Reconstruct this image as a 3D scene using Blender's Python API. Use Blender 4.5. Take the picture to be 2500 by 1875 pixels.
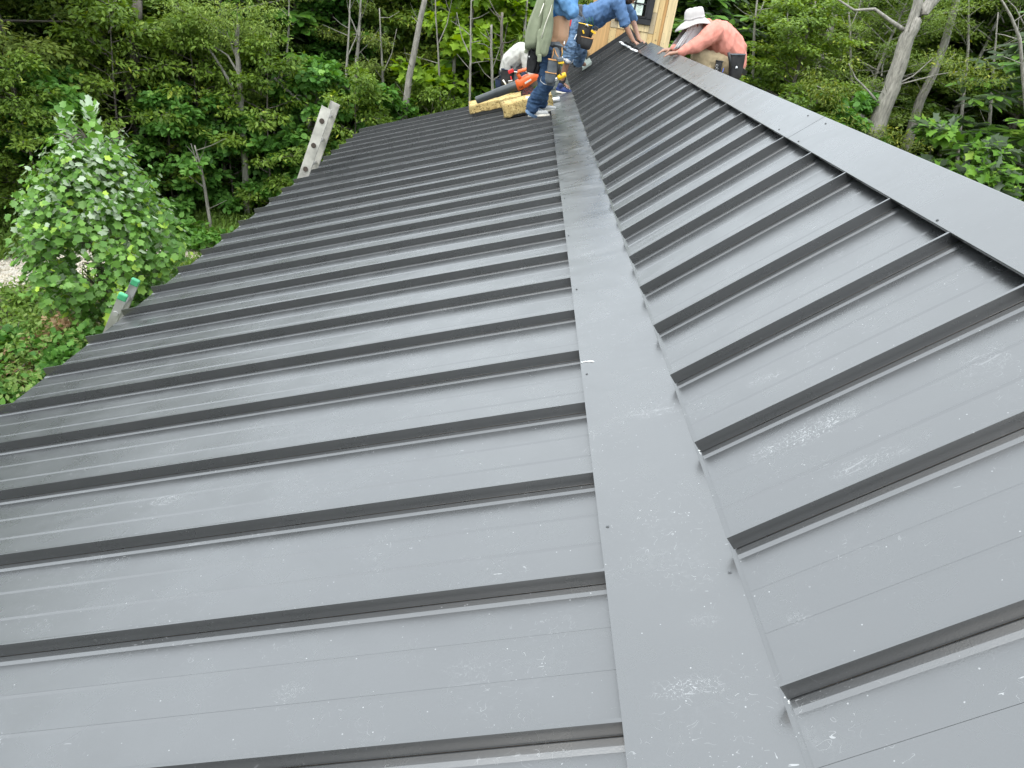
import bpy, bmesh, math, random
import numpy as np
from mathutils import Vector, Matrix, noise as mnoise

for o in list(bpy.data.objects): bpy.data.objects.remove(o)
S = bpy.context.scene
COL = S.collection
R = math.radians

# ------------------------------------------------------------------ camera
# world frame: X right across the roof, Y forward along the seams' spacing, Z up; the eye is at the origin,
# 1.3 m over the flashing and 5.5 m over the yard on the left.
RX = np.array([0.99116155, 0.12804768, 0.03467817])
RY = np.array([0.03117143, -0.4788836, 0.87732482])
UP = np.array([0.12894622, -0.86848966, -0.47864244])
FPX = 1745.0
cam = bpy.data.cameras.new('camera'); camo = bpy.data.objects.new('camera', cam); COL.objects.link(camo)
M = Matrix(((RX[0], -RX[1], -RX[2], 0), (RY[0], -RY[1], -RY[2], 0), (UP[0], -UP[1], -UP[2], 0), (0, 0, 0, 1)))
camo.matrix_world = M
cam.sensor_width = 36; cam.lens = FPX / 2500 * 36; cam.clip_start = 0.05; cam.clip_end = 600
S.camera = camo

def P(u, v, y):
    """point of the world seen at photograph pixel (u, v), y metres forward"""
    d = np.array([u - 1250, v - 937.5, FPX]); w = np.array([d @ RX, d @ RY, d @ UP])
    return Vector(w / w[1] * y)

# ------------------------------------------------------------------ sky, sun, exposure
SUN_EL, SUN_AZ = R(58), R(215)          # azimuth clockwise from +Y (behind the camera, to the left)
w = bpy.data.worlds.new('World'); S.world = w; w.use_nodes = True
nt = w.node_tree; nt.nodes.clear()
out = nt.nodes.new('ShaderNodeOutputWorld'); bg = nt.nodes.new('ShaderNodeBackground')
sky = nt.nodes.new('ShaderNodeTexSky'); sky.sky_type = 'NISHITA'; sky.sun_disc = False
sky.sun_elevation = SUN_EL; sky.sun_rotation = SUN_AZ; sky.air_density = 1.0; sky.dust_density = 3.0; sky.ozone_density = 1.0
# thin broken cloud over the whole sky: white-grey, laid over the blue
tc = nt.nodes.new('ShaderNodeTexCoord'); nz = nt.nodes.new('ShaderNodeTexNoise')
nz.inputs['Scale'].default_value = 2.2; nz.inputs['Detail'].default_value = 5
cr = nt.nodes.new('ShaderNodeValToRGB'); cr.color_ramp.elements[0].position = .3; cr.color_ramp.elements[0].color = (.72, .72, .72, 1)
cr.color_ramp.elements[1].position = .7; cr.color_ramp.elements[1].color = (1, 1, 1, 1)
mx = nt.nodes.new('ShaderNodeMixRGB'); mx.inputs[2].default_value = (11.0, 11.9, 12.5, 1)
nt.links.new(tc.outputs['Generated'], nz.inputs['Vector']); nt.links.new(nz.outputs['Fac'], cr.inputs[0])
nt.links.new(cr.outputs[0], mx.inputs[0]); nt.links.new(sky.outputs[0], mx.inputs[1])
nt.links.new(mx.outputs[0], bg.inputs[0]); nt.links.new(bg.outputs[0], out.inputs[0])
bg.inputs[1].default_value = 0.14

sl = bpy.data.lights.new('sun', 'SUN'); so = bpy.data.objects.new('sun', sl); COL.objects.link(so)
sl.energy = 1.35; sl.angle = R(32); sl.color = (1, .965, .90)
sd = Vector((math.sin(SUN_AZ) * math.cos(SUN_EL), math.cos(SUN_AZ) * math.cos(SUN_EL), math.sin(SUN_EL)))
so.rotation_euler = sd.to_track_quat('Z', 'Y').to_euler(); so.location = (0, 0, 30)
S.view_settings.view_transform = 'Standard'; S.view_settings.look = 'None'
S.view_settings.gamma = 1; S.view_settings.exposure = 0.8; S.view_settings.use_curve_mapping = False
S.render.engine = 'CYCLES'

# ------------------------------------------------------------------ helpers
def tag(o, label=None, cat=None, group=None, kind=None):
    if label: o['label'] = label
    if cat: o['category'] = cat
    if group: o['group'] = group
    if kind: o['kind'] = kind
    return o

def empty(name, loc=(0, 0, 0), label=None, cat=None, group=None):
    o = bpy.data.objects.new(name, None); COL.objects.link(o); o.location = loc; o.empty_display_size = .1
    return tag(o, label, cat, group)

def link(name, me, mat=None, parent=None, world=True):
    """mesh object; its vertices are in world metres, also when it has a parent that stands elsewhere"""
    o = bpy.data.objects.new(name, me); COL.objects.link(o)
    if mat is not None and len(me.materials) == 0: me.materials.append(mat)
    if parent is not None:
        o.parent = parent
        if world:
            t = Vector((0, 0, 0)); q = parent
            while q is not None: t += q.location; q = q.parent
            o.location = -t
    return o

def smooth(me, on=True):
    me.polygons.foreach_set('use_smooth', [on] * len(me.polygons))

class MB:
    def __init__(s): s.v = []; s.f = []
    def add(s, vs, fs):
        b = len(s.v); s.v += [tuple(v) for v in vs]; s.f += [tuple(i + b for i in f) for f in fs]; return s
    def box(s, c, size, rot=None):
        hx, hy, hz = [a / 2 for a in size]; c = Vector(c)
        vs = [Vector((x, y, z)) for x in (-hx, hx) for y in (-hy, hy) for z in (-hz, hz)]
        if rot is not None: vs = [rot @ v for v in vs]
        return s.add([v + c for v in vs], [(0, 1, 3, 2), (4, 6, 7, 5), (0, 4, 5, 1), (2, 3, 7, 6), (0, 2, 6, 4), (1, 5, 7, 3)])
    def bar(s, a, b, w, h, upv=(0, 0, 1)):
        a = Vector(a); b = Vector(b); d = (b - a); L = d.length; d.normalize()
        x = d.cross(Vector(upv)); x.normalize(); z = x.cross(d)
        m = Matrix((x, d, z)).transposed()
        return s.box((a + b) / 2, (w, L, h), m)
    def ring(s, c, d, r, n, ref=None, sq=None, ph=0):
        d = Vector(d).normalized(); ref = Vector(ref) if ref is not None else (Vector((0, 0, 1)) if abs(d.z) < .9 else Vector((1, 0, 0)))
        x = d.cross(ref).normalized(); y = d.cross(x)
        rx, ry = (r, r) if sq is None else (r * sq[0], r * sq[1])
        return [Vector(c) + x * (math.cos(2 * math.pi * i / n + ph) * rx) + y * (math.sin(2 * math.pi * i / n + ph) * ry) for i in range(n)]
    def tube(s, pts, radii, n=8, cap=True, ref=None):
        pts = [Vector(p) for p in pts]
        if not hasattr(radii, '__len__'): radii = [radii] * len(pts)
        b = len(s.v)
        for i, p in enumerate(pts):
            d = (pts[min(i + 1, len(pts) - 1)] - pts[max(i - 1, 0)])
            s.v += [tuple(v) for v in s.ring(p, d, radii[i], n, ref)]
        for i in range(len(pts) - 1):
            for k in range(n):
                a = b + i * n + k; c = b + i * n + (k + 1) % n
                s.f.append((a, c, c + n, a + n))
        if cap:
            s.f.append(tuple(b + k for k in range(n))[::-1]); e = b + (len(pts) - 1) * n
            s.f.append(tuple(e + k for k in range(n)))
        return s
    def loft(s, rings, cap=True):
        n = len(rings[0]); b = len(s.v)
        for r in rings: s.v += [tuple(v) for v in r]
        for i in range(len(rings) - 1):
            for k in range(n):
                a = b + i * n + k; c = b + i * n + (k + 1) % n
                s.f.append((a, c, c + n, a + n))
        if cap:
            s.f.append(tuple(b + k for k in range(n))[::-1]); e = b + (len(rings) - 1) * n
            s.f.append(tuple(e + k for k in range(n)))
        return s
    def sweep(s, prof, axis_a, axis_b, closed=False):
        """prof: list of world points at one end; axis_a/axis_b: offsets of the two ends"""
        n = len(prof); A = Vector(axis_a); B = Vector(axis_b); b = len(s.v)
        s.v += [tuple(Vector(p) + A) for p in prof] + [tuple(Vector(p) + B) for p in prof]
        for i in range(n if closed else n - 1):
            j = (i + 1) % n; s.f.append((b + i, b + j, b + n + j, b + n + i))
        if closed:
            s.f.append(tuple(range(b, b + n))[::-1]); s.f.append(tuple(range(b + n, b + 2 * n)))
        return s
    def sphere(s, c, r, n=10, m=7, scale=(1, 1, 1), rot=None):
        b = len(s.v); vs = []
        for i in range(m + 1):
            t = math.pi * i / m
            for k in range(n):
                q = Vector((math.sin(t) * math.cos(2 * math.pi * k / n) * scale[0], math.sin(t) * math.sin(2 * math.pi * k / n) * scale[1], math.cos(t) * scale[2])) * r
                if rot is not None: q = rot @ q
                vs.append(q + Vector(c))
        s.v += [tuple(v) for v in vs]
        for i in range(m):
            for k in range(n):
                a = b + i * n + k; c2 = b + i * n + (k + 1) % n
                s.f.append((a, a + n, c2 + n, c2))
        return s
    def mesh(s, name, sm=False, fix=True):
        me = bpy.data.meshes.new(name); me.from_pydata(s.v, [], s.f); me.validate()
        if fix:
            bm = bmesh.new(); bm.from_mesh(me); bmesh.ops.remove_doubles(bm, verts=bm.verts, dist=1e-6)
            bmesh.ops.recalc_face_normals(bm, faces=bm.faces); bm.to_mesh(me); bm.free()
        if sm: smooth(me)
        return me
    def build(s, name, mat, parent=None, sm=False, world=True):
        return link(name, s.mesh(name, sm), mat, parent, world)

def bevel(o, wd, seg=2):
    m = o.modifiers.new('bevel', 'BEVEL'); m.width = wd; m.segments = seg; m.limit_method = 'ANGLE'; m.angle_limit = R(40)
    return o

# ------------------------------------------------------------------ materials
def newmat(name):
    m = bpy.data.materials.new(name); m.use_nodes = True; n = m.node_tree.nodes
    return m, m.node_tree, n['Principled BSDF']

def N(nt, typ, **kw):
    n = nt.nodes.new(typ)
    for k, v in kw.items():
        if k in n.inputs: n.inputs[k].default_value = v
        else: setattr(n, k, v)
    return n

def math_n(nt, op, a, b=None, clamp=False):
    n = nt.nodes.new('ShaderNodeMath'); n.operation = op; n.use_clamp = clamp
    for i, x in enumerate((a, b)):
        if x is None: continue
        if isinstance(x, (int, float)): n.inputs[i].default_value = x
        else: nt.links.new(x, n.inputs[i])
    return n.outputs[0]

def ramp(nt, fac, stops):
    r = nt.nodes.new('ShaderNodeValToRGB'); e = r.color_ramp.elements
    while len(e) < len(stops): e.new(.5)
    for i, (p, c) in enumerate(stops):
        e[i].position = p; e[i].color = (*c, 1) if hasattr(c, '__len__') else (c, c, c, 1)
    nt.links.new(fac, r.inputs[0]); return r.outputs[0]

def mat_simple(name, col, rough=.6, metal=0, vary=.15, scale=12, bump=0, bscale=60, spec=.5, space='Object'):
    m, nt, b = newmat(name)
    tc = N(nt, 'ShaderNodeTexCoord'); nz = N(nt, 'ShaderNodeTexNoise', Scale=scale, Detail=4)
    nt.links.new(tc.outputs[space], nz.inputs['Vector'])
    c0 = [c * (1 - vary) for c in col]; c1 = [min(1, c * (1 + vary)) for c in col]
    nt.links.new(ramp(nt, nz.outputs['Fac'], [(.3, c0), (.7, c1)]), b.inputs['Base Color'])
    b.inputs['Roughness'].default_value = rough; b.inputs['Metallic'].default_value = metal
    b.inputs['Specular IOR Level'].default_value = spec
    if bump:
        n2 = N(nt, 'ShaderNodeTexNoise', Scale=bscale, Detail=5); nt.links.new(tc.outputs[space], n2.inputs['Vector'])
        bp = N(nt, 'ShaderNodeBump', Strength=bump, Distance=.01); nt.links.new(n2.outputs['Fac'], bp.inputs['Height'])
        nt.links.new(bp.outputs[0], b.inputs['Normal'])
    return m

def mat_metal(name, scuff=1.0, dust=0.0, spots=(), farwear=False):
    """charcoal paint-coated steel with shoe scuffs, curved scratches, flecks and a thin dust film"""
    m, nt, b = newmat(name)
    g = N(nt, 'ShaderNodeNewGeometry'); pos = g.outputs['Position']
    L = nt.links
    def noise(scale, detail=3, dist=0, rough=.5, vec=None):
        n = N(nt, 'ShaderNodeTexNoise', Scale=scale, Detail=detail, Distortion=dist, Roughness=rough); L.new(vec or pos, n.inputs['Vector']); return n.outputs['Fac']
    def band(v, c, wd):      # 1 where v is within wd of c
        return math_n(nt, 'LESS_THAN', math_n(nt, 'ABSOLUTE', math_n(nt, 'SUBTRACT', v, c)), wd)
    def gt(v, c): return math_n(nt, 'GREATER_THAN', v, c)
    def mul(a, c): return math_n(nt, 'MULTIPLY', a, c)
    def add(a, c): return math_n(nt, 'ADD', a, c, True)
    patch = ramp(nt, noise(2.6, 3), [(.50, 0.0), (.66, 1.0)])
    patch2 = ramp(nt, noise(5.5, 2), [(.52, 0.0), (.64, 1.0)])
    # curved hair scratches: thin contours of a noise, broken up by another
    s1 = mul(band(noise(19, 1.5, .6), .5, .0018), gt(noise(33, 1), .60))
    s2 = mul(band(noise(31, 1, .3), .47, .0030), gt(noise(41, 1), .60))
    mp = N(nt, 'ShaderNodeMapping'); mp.inputs['Rotation'].default_value = (0, 0, .5); mp.inputs['Scale'].default_value = (14, 90, 14); L.new(pos, mp.inputs[0])
    s3 = mul(gt(noise(1, 2, 0, .5, mp.outputs[0]), .77), 1)
    mp2 = N(nt, 'ShaderNodeMapping'); mp2.inputs['Rotation'].default_value = (0, 0, -.35); mp2.inputs['Scale'].default_value = (22, 140, 22); L.new(pos, mp2.inputs[0])
    s4 = mul(gt(noise(1, 2, .4, .5, mp2.outputs[0]), .745), patch2)
    # flecks of swarf
    v = N(nt, 'ShaderNodeTexVoronoi', Scale=46); L.new(pos, v.inputs['Vector'])
    fl = mul(math_n(nt, 'LESS_THAN', v.outputs['Distance'], .085), gt(noise(31, 1), .60))
    v2 = N(nt, 'ShaderNodeTexVoronoi', Scale=110); L.new(pos, v2.inputs['Vector'])
    fl2 = mul(math_n(nt, 'LESS_THAN', v2.outputs['Distance'], .13), mul(gt(noise(19, 2), .6), patch))
    sc = add(mul(add(s1, s2), add(patch, mul(patch2, .5))), add(mul(s3, patch), s4))
    sc = add(sc, add(fl, fl2))
    # places where boots and sheets have rubbed the paint
    fine = add(mul(gt(noise(1, 3, .8, .6, mp.outputs[0]), .64), .7), add(mul(band(noise(70, 1, .8), .5, .014), .8), mul(gt(noise(210, 2), .66), .6)))
    for (p, rx, ry, s_) in spots:
        vm = N(nt, 'ShaderNodeVectorMath', operation='SUBTRACT'); L.new(pos, vm.inputs[0]); vm.inputs[1].default_value = p
        vd_ = N(nt, 'ShaderNodeVectorMath', operation='DIVIDE'); L.new(vm.outputs[0], vd_.inputs[0]); vd_.inputs[1].default_value = (rx, ry, 10)
        ln_ = N(nt, 'ShaderNodeVectorMath', operation='LENGTH'); L.new(vd_.outputs[0], ln_.inputs[0])
        m_ = ramp(nt, math_n(nt, 'ADD', ln_.outputs['Value'], mul(math_n(nt, 'SUBTRACT', noise(16, 2), .5), 1.6)), [(.35, 1.0), (1.0, 0.0)])
        sc = add(sc, mul(mul(m_, fine), .62 * s_))
    if farwear:
        sp_ = N(nt, 'ShaderNodeSeparateXYZ'); L.new(pos, sp_.inputs[0])
        zone = mul(ramp(nt, math_n(nt, 'MULTIPLY', sp_.outputs['Y'], .1), [(.50, 0.0), (.66, 1.0)]), 1)
        mp4 = N(nt, 'ShaderNodeMapping'); mp4.inputs['Scale'].default_value = (4, 38, 4); mp4.inputs['Rotation'].default_value = (0, 0, .2); L.new(pos, mp4.inputs[0])
        sc = add(sc, mul(mul(ramp(nt, noise(1, 4, 1.2, .65, mp4.outputs[0]), [(.48, 0.0), (.66, 1.0)]), ramp(nt, noise(3.1, 2), [(.42, 0.0), (.6, 1.0)])), mul(zone, .62)))
    # soft rub clouds
    rub = mul(mul(patch, patch2), ramp(nt, noise(60, 6, .5, .75), [(.48, 0.0), (.8, 1.0)]))
    sc = add(mul(sc, .42 * scuff), mul(rub, .10 * scuff))
    base = ramp(nt, noise(3, 4), [(.3, (.031, .0325, .034)), (.7, (.036, .0375, .039))])
    mixd = N(nt, 'ShaderNodeMixRGB'); mixd.inputs[0].default_value = dust; L.new(base, mixd.inputs[1]); mixd.inputs[2].default_value = (.25, .25, .24, 1)
    mx = N(nt, 'ShaderNodeMixRGB'); L.new(sc, mx.inputs[0]); L.new(mixd.outputs[0], mx.inputs[1]); mx.inputs[2].default_value = (.62, .63, .64, 1)
    L.new(mx.outputs[0], b.inputs['Base Color'])
    rr = math_n(nt, 'ADD', ramp(nt, noise(7, 4, .3), [(.3, .25), (.7, .32)]), mul(sc, .35))
    L.new(rr, b.inputs['Roughness'])
    b.inputs['Metallic'].default_value = 0.0; b.inputs['IOR'].default_value = 2.2
    bp = N(nt, 'ShaderNodeBump', Strength=.12, Distance=.002); L.new(noise(260, 2), bp.inputs['Height'])
    bp2 = N(nt, 'ShaderNodeBump', Strength=.35, Distance=.014); mp3 = N(nt, 'ShaderNodeMapping'); mp3.inputs['Scale'].default_value = (1.6, 3.4, 1.6); L.new(pos, mp3.inputs[0]); L.new(noise(1.0, 2, .3, .5, mp3.outputs[0]), bp2.inputs['Height']); L.new(bp.outputs[0], bp2.inputs['Normal'])
    L.new(bp2.outputs[0], b.inputs['Normal'])
    if farwear:      # the far sheet has been walked on: shallow dents and buckles across it
        mp5 = N(nt, 'ShaderNodeMapping'); mp5.inputs['Scale'].default_value = (3.2, 9, 3.2); mp5.inputs['Rotation'].default_value = (0, 0, .15); L.new(pos, mp5.inputs[0])
        hgt = mul(noise(1, 3, .6, .55, mp5.outputs[0]), math_n(nt, 'ADD', zone, .06))
        bp3 = N(nt, 'ShaderNodeBump', Strength=.7, Distance=.011); L.new(hgt, bp3.inputs['Height']); L.new(bp2.outputs[0], bp3.inputs['Normal']); L.new(bp3.outputs[0], b.inputs['Normal'])
    return m
SPOTS = [((-.765, 1.98, -1.71), .085, .05, 1.6), ((-.52, 2.66, -1.63), .05, .03, 1.2), ((.60, 1.30, 0), .0001, .0001, 0)]
def hot(u, v, p0, n, rx, ry, s_):
    d = P(u, v, 1.0); n = Vector(n); t = Vector(p0).dot(n) / d.dot(n); return (tuple(d * t), rx, ry, s_)
_nL = (-math.sin(R(18.45)), 0, math.cos(R(18.45))); _nR = (-math.sin(R(39.8)), 0, math.cos(R(39.8))); _pL = (.382, 0, -1.332); _pR = (.684, 0, -1.164)
SPOTS = [hot(405, 1222, _pL, _nL, .085, .030, 3.0), hot(530, 950, _pL, _nL, .05, .03, 1.2), hot(1080, 760, _pL, _nL, .10, .04, 1.0), hot(700, 1690, _pL, _nL, .06, .03, .8), hot(5, 1800, _pL, _nL, .03, .04, 1.8), hot(1150, 1640, _pL, _nL, .08, .05, .5),
         hot(1960, 1060, _pR, _nR, .14, .05, 2.2), hot(2130, 1120, _pR, _nR, .10, .04, 1.1), hot(1870, 925, _pR, _nR, .05, .03, 1.3), hot(2400, 880, _pR, _nR, .05, .08, .8), hot(2020, 630, _pR, _nR, .10, .04, 1.0), hot(1950, 1510, _pR, _nR, .03, .03, .8)]
SPOTF = [hot(1650, 1720, _pL, _nL, .09, .035, 1.6), hot(1570, 1040, _pL, _nL, .10, .035, .9), hot(1560, 930, _pL, _nL, .05, .012, 1.4), hot(1700, 1550, _pL, _nL, .05, .03, .6), hot(1440, 640, _pL, _nL, .08, .03, .8)]
METAL = mat_metal('coated_steel', .75, 0, SPOTS); TRIM = mat_metal('coated_steel_trim', .85, .01, SPOTF, True); CAPM = mat_metal('coated_steel_cap', .25, .01)
SEAMM = mat_metal('coated_steel_seam', .35)
SEAMM.node_tree.nodes['Principled BSDF'].inputs['IOR'].default_value = 2.15
DARK = mat_simple('dark_trim', (.02, .021, .023), .45)
# ------------------------------------------------------------------ the house and its roof
AL, AR = R(18.45), R(39.8)
PITCH, Y0, SH = 0.44, 0.97, 0.047
uL = Vector((math.cos(AL), 0, math.sin(AL))); nL = Vector((-math.sin(AL), 0, math.cos(AL)))
uR = Vector((math.cos(AR), 0, math.sin(AR))); nR = Vector((-math.sin(AR), 0, math.cos(AR)))
topL = Vector((.367, 0, -1.287)); topR = Vector((.654, 0, -1.128))      # on the plane of the seam tops
panL = topL - nL * SH; panR = topR - nR * SH                            # on the pans
tE = (-2.555 - panL.x) / uL.x                                           # eave end along uL
tF = .245                                                              # upper end, under the flashing
RIDGE = Vector((1.567, 0, -.368))

house = empty('house', (-1, 5, -5.5), 'house with a two-pitch charcoal standing seam metal roof, walked on by four workers', 'house')

PAN = [(.0, .003), (-.004, .0042), (-.022, .0038), (-.034, 0), (-.144, 0), (-.1460, .0014), (-.157, 0), (-.270, 0), (-.2720, .0014), (-.283, 0), (-.4285, 0), (-.430, .001)]
SEAM = [(.0095, 0), (.0100, .040), (.0098, .0475), (.0060, .0478), (.0002, .0478), (0, .0474), (0, .040), (0, .0045)]
def strip_mesh(name, prof, o, u, n, t0, t1, lip=0.0):
    mb = MB(); pr = [Vector((0, dy, 0)) + n * h for dy, h in prof]
    mb.sweep([o + p for p in pr], u * t0, u * t1)
    if lip:                                                            # folded-down end of the panel
        mb.sweep([o + p - n * .0 for p in pr], u * t0, u * (t0 + .0005) - n * lip)
    me = mb.mesh(name); return me

def lay_panels(o, u, n, t0, t1, k0, k1, lip, label=None):
    pm = strip_mesh('roof_panel', PAN, o, u, n, t0, t1, lip); sm_ = strip_mesh('standing_seam', SEAM, o, u, n, t0 - .003, t1)
    pm.materials.append(METAL); sm_.materials.append(SEAMM)
    rnd = random.Random(7)
    for k in range(k0, k1):
        a = bpy.data.objects.new('roof_panel', pm); COL.objects.link(a); a.parent = house
        a.location = Vector((rnd.uniform(-.003, .003), Y0 + PITCH * k, 0)) - house.location
        s = bpy.data.objects.new('standing_seam', sm_); COL.objects.link(s); s.parent = a
lay_panels(panL, uL, nL, tE, tF, -5, 26, .012)
tR1 = (RIDGE - panR).dot(uR) + .0
lay_panels(panR, uR, nR, 0, tR1 - .03, -5, 34, .006)

# transition flashing at the change of pitch: slightly dented sheets that lap each other
tC = .3275
def flashing(y0, y1, lift):
    nu, nv = 14, max(8, int((y1 - y0) / .12)); mb = MB(); vs = []
    for j in range(nv + 1):
        y = y0 + (y1 - y0) * j / nv
        row = []
        dent = .0034 * min(1.6, max(.08, (y - 2.8) / 3.5))
        def d(s_): return dent * (mnoise.noise(Vector((s_ * 7, y * 2.3, 3))) + .6 * mnoise.noise(Vector((s_ * 4 + 9, y * 4.7, 1)))) * min(1, 6 * s_ / tC)
        e = topL + nL * (.003 + lift)
        wav = .0016 * mnoise.noise(Vector((y * 1.9, 5, 0)))
        row.append(e - nL * .012 + uL * .004); row.append(e + uL * 0)
        for i in range(1, nu + 1):
            s_ = (tC - .0) * i / nu
            row.append(e + uL * (s_ + (wav * 1.2 if i == nu else 0)) + nL * (d(s_) if i < nu else 0))
        cr_ = row[-1]
        row.append(cr_ + uR * .004 + nR * .0006)
        row.append(panR + uR * .010 - nR * .007)
        row.append(panR + uR * .060 - nR * .008)
        vs += [Vector((p.x, y, p.z)) for p in row]
    m_ = nu + 5; fs = [(j * m_ + i, j * m_ + i + 1, (j + 1) * m_ + i + 1, (j + 1) * m_ + i) for j in range(nv) for i in range(m_ - 1)]
    mb.add(vs, fs); o = mb.build('transition_flashing', TRIM, house, sm=True)
    me = o.data
    for e_ in me.edges: pass
    mod = o.modifiers.new('split', 'EDGE_SPLIT'); mod.split_angle = R(14)
    return o
flashing(-1.4, 2.61, .0012); flashing(2.59, 15.5, 0)
# closure strip under the flashing's lower edge, one per bay
mb = MB(); mb.box((0, 0, 0), (.002, PITCH - .014, SH - .002)); zc = mb.mesh('closure_strip'); zc.materials.append(DARK)
for k in range(-4, 26):
    o = bpy.data.objects.new('closure_strip', zc); COL.objects.link(o); o.parent = house
    c = panL + uL * (tF * 0 + .055 + (topL - panL).dot(uL)) + nL * (SH / 2)
    o.location = Vector((c.x, Y0 + PITCH * (k - .5), c.z)) - house.location; o.rotation_euler = (0, -AL, 0)

# ridge cap: two wings over the ridge, folded edges, pieces butted with a thin gap
def ridge_cap(y0, y1, lift=0):
    tcap = (Vector((1.412, 0, -.497)) - topR).dot(uR); e = topR + uR * tcap + nR * (.004 + lift)
    rd = Vector((RIDGE.x, 0, 0)); ridge = e + uR * ((RIDGE.x - e.x) / uR.x)
    def mir(p): return Vector((2 * RIDGE.x - p.x, 0, p.z))
    L_ = [e - nR * .011 + uR * .010, e - nR * .012 + uR * .0015, e - nR * .002, e + uR * .0015]
    for i in range(1, 6): L_.append(e + (ridge - e) * (i / 6))
    L_.append(ridge - uR * .004)
    prof = L_ + [ridge + Vector((0, 0, -.0012))] + [mir(p) for p in L_[::-1]]
    nv = max(2, int((y1 - y0) / .35)); vs = []
    for j in range(nv + 1):
        y = y0 + (y1 - y0) * j / nv
        for i, p in enumerate(prof):
            q = Vector((p.x, y, p.z))
            if 3 < i < 9: q += nR * .0008 * mnoise.noise(Vector((i * .5, y * 1.7, 0)))
            vs.append(q)
    m_ = len(prof); mb = MB(); mb.add(vs, [(j * m_ + i, j * m_ + i + 1, (j + 1) * m_ + i + 1, (j + 1) * m_ + i) for j in range(nv) for i in range(m_ - 1)])
    o = mb.build('ridge_cap', CAPM, house, sm=True); mod = o.modifiers.new('split', 'EDGE_SPLIT'); mod.split_angle = R(14)
    return e
E_CAP = ridge_cap(-1.4, 3.987); ridge_cap(3.991, 10.50, 0)
zr = MB(); zr.box((0, 0, 0), (.002, PITCH - .012, SH - .003)); zr = zr.mesh('closure_strip'); zr.materials.append(DARK)
for k in range(-4, 27):
    o = bpy.data.objects.new('closure_strip', zr); COL.objects.link(o); o.parent = house
    c = panR + uR * ((E_CAP - panR).dot(uR) + .05) + nR * (SH / 2)
    o.location = Vector((c.x, Y0 + PITCH * (k - .5), c.z)) - house.location; o.rotation_euler = (0, -AR, 0)

# screws on flashing and cap
mb = MB(); mb.tube([(0, 0, 0), (0, 0, .0012)], [.0052, .005], 10); mb.tube([(0, 0, .001), (0, 0, .0035)], [.0034, .003], 6); scr = mb.mesh('screw'); scr.materials.append(mat_simple('zinc', (.13, .135, .14), .4, .3))
def screw(p, n):
    o = bpy.data.objects.new('screw', scr); COL.objects.link(o); o.parent = house
    o.rotation_euler = Vector(n).to_track_quat('Z', 'Y').to_euler(); o.location = Vector(p) - house.location
for k in range(0, 6):
    y = .66 + k * .92
    p = topL + nL * .0045 + uL * (.022 + .006 * math.sin(k * 3)); screw((p.x, y, p.z), nL)
for i, y in enumerate([1.32, 2.4, 3.85, 4.2, 6.2]):
    p = E_CAP + uR * (.018 + .004 * math.sin(i * 5)) + nR * .0005; screw((p.x, y, p.z), nR)
for i, y in enumerate([3.88, 4.15]):
    p = E_CAP + uR * .17 + nR * .0005; screw((p.x, y, p.z), nR)
for i, y in enumerate([1.35]):
    p = topL + nL * .0045 + uL * (tC - .02); screw((p.x, y, p.z), nL)

# white sealant smear at the lap of the flashing
SEAL = mat_simple('sealant', (.72, .73, .72), .5, 0, .05, 40, .5, 90)
rnd = random.Random(3); mb = MB()
for i in range(9):
    q = topL + nL * .0055 + uL * (.008 + i * .0055 + rnd.uniform(-.002, .002)); mb.sphere((q.x, 2.605 + rnd.uniform(-.004, .004) - .0006 * i, q.z), .0055 * rnd.uniform(.6, 1.2), 8, 5, (1.1, .8, .35))
mb.build('sealant_bead', SEAL, house, sm=True)
for (x_, y_, r_) in [(0, .968, 0), (0, 1.85, 0)]:
    mb = MB()
    for i in range(5):
        q = panR + nR * (.004 + .004 * i) - uR * .004; mb.sphere((q.x + rnd.uniform(-.003, .003), y_ - .006 + rnd.uniform(-.003, .003), q.z), .0018 * rnd.uniform(.6, 1.3), 6, 4)
    mb.build('sealant_bead', SEAL, house, sm=True)

# rake trim at the far edge of the lower roof, eave fascia, gable and walls under the roof
FASC = mat_simple('fascia_paint', (.035, .037, .04), .45)
mb = MB(); a = panL + uL * tE; b_ = panL + uL * tF
mb.sweep([Vector((0, 11.985, 0)) + nL * .055, Vector((0, 12.005, 0)) + nL * .055, Vector((0, 12.005, 0)) - nL * .13, Vector((0, 11.985, 0)) - nL * .13], a, b_, True)
mb.build('rake_trim', METAL, house)
mb = MB(); mb.box((a.x + .035, 5.3, a.z - .10), (.025, 13.3, .16)); mb.build('fascia', FASC, house)
mb = MB(); mb.sweep([Vector((0, -1.3, 0)) - nL * .012, Vector((0, 11.98, 0)) - nL * .012, Vector((0, 11.98, 0)) - nL * .035, Vector((0, -1.3, 0)) - nL * .035], a + uL * .03, b_ + uL * .1, True)
mb.build('roof_deck', mat_simple('deck_board', (.35, .25, .15), .8), house)
WOODW = mat_simple('wall_board', (.42, .31, .19), .75, 0, .2, 6)
mb = MB(); mb.box((-.7 + 1.2, 5.3, -4.0), (3.1, 13.0, 3.0)); mb.box((.3, 5.3, -2.2), (.12, 13, .6))
mb.build('wall', WOODW, house)
mb = MB(); mb.box((3.0, 7.2, -3.6), (1.9, 16.2, 3.9)); mb.build('wall', WOODW, house)
for y in (-.9, 3.1, 7.1, 11.6):
    mb = MB(); mb.box((-2.35, y, -4.0), (.14, .14, 3.1)); mb.build('post', WOODW, house)
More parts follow.
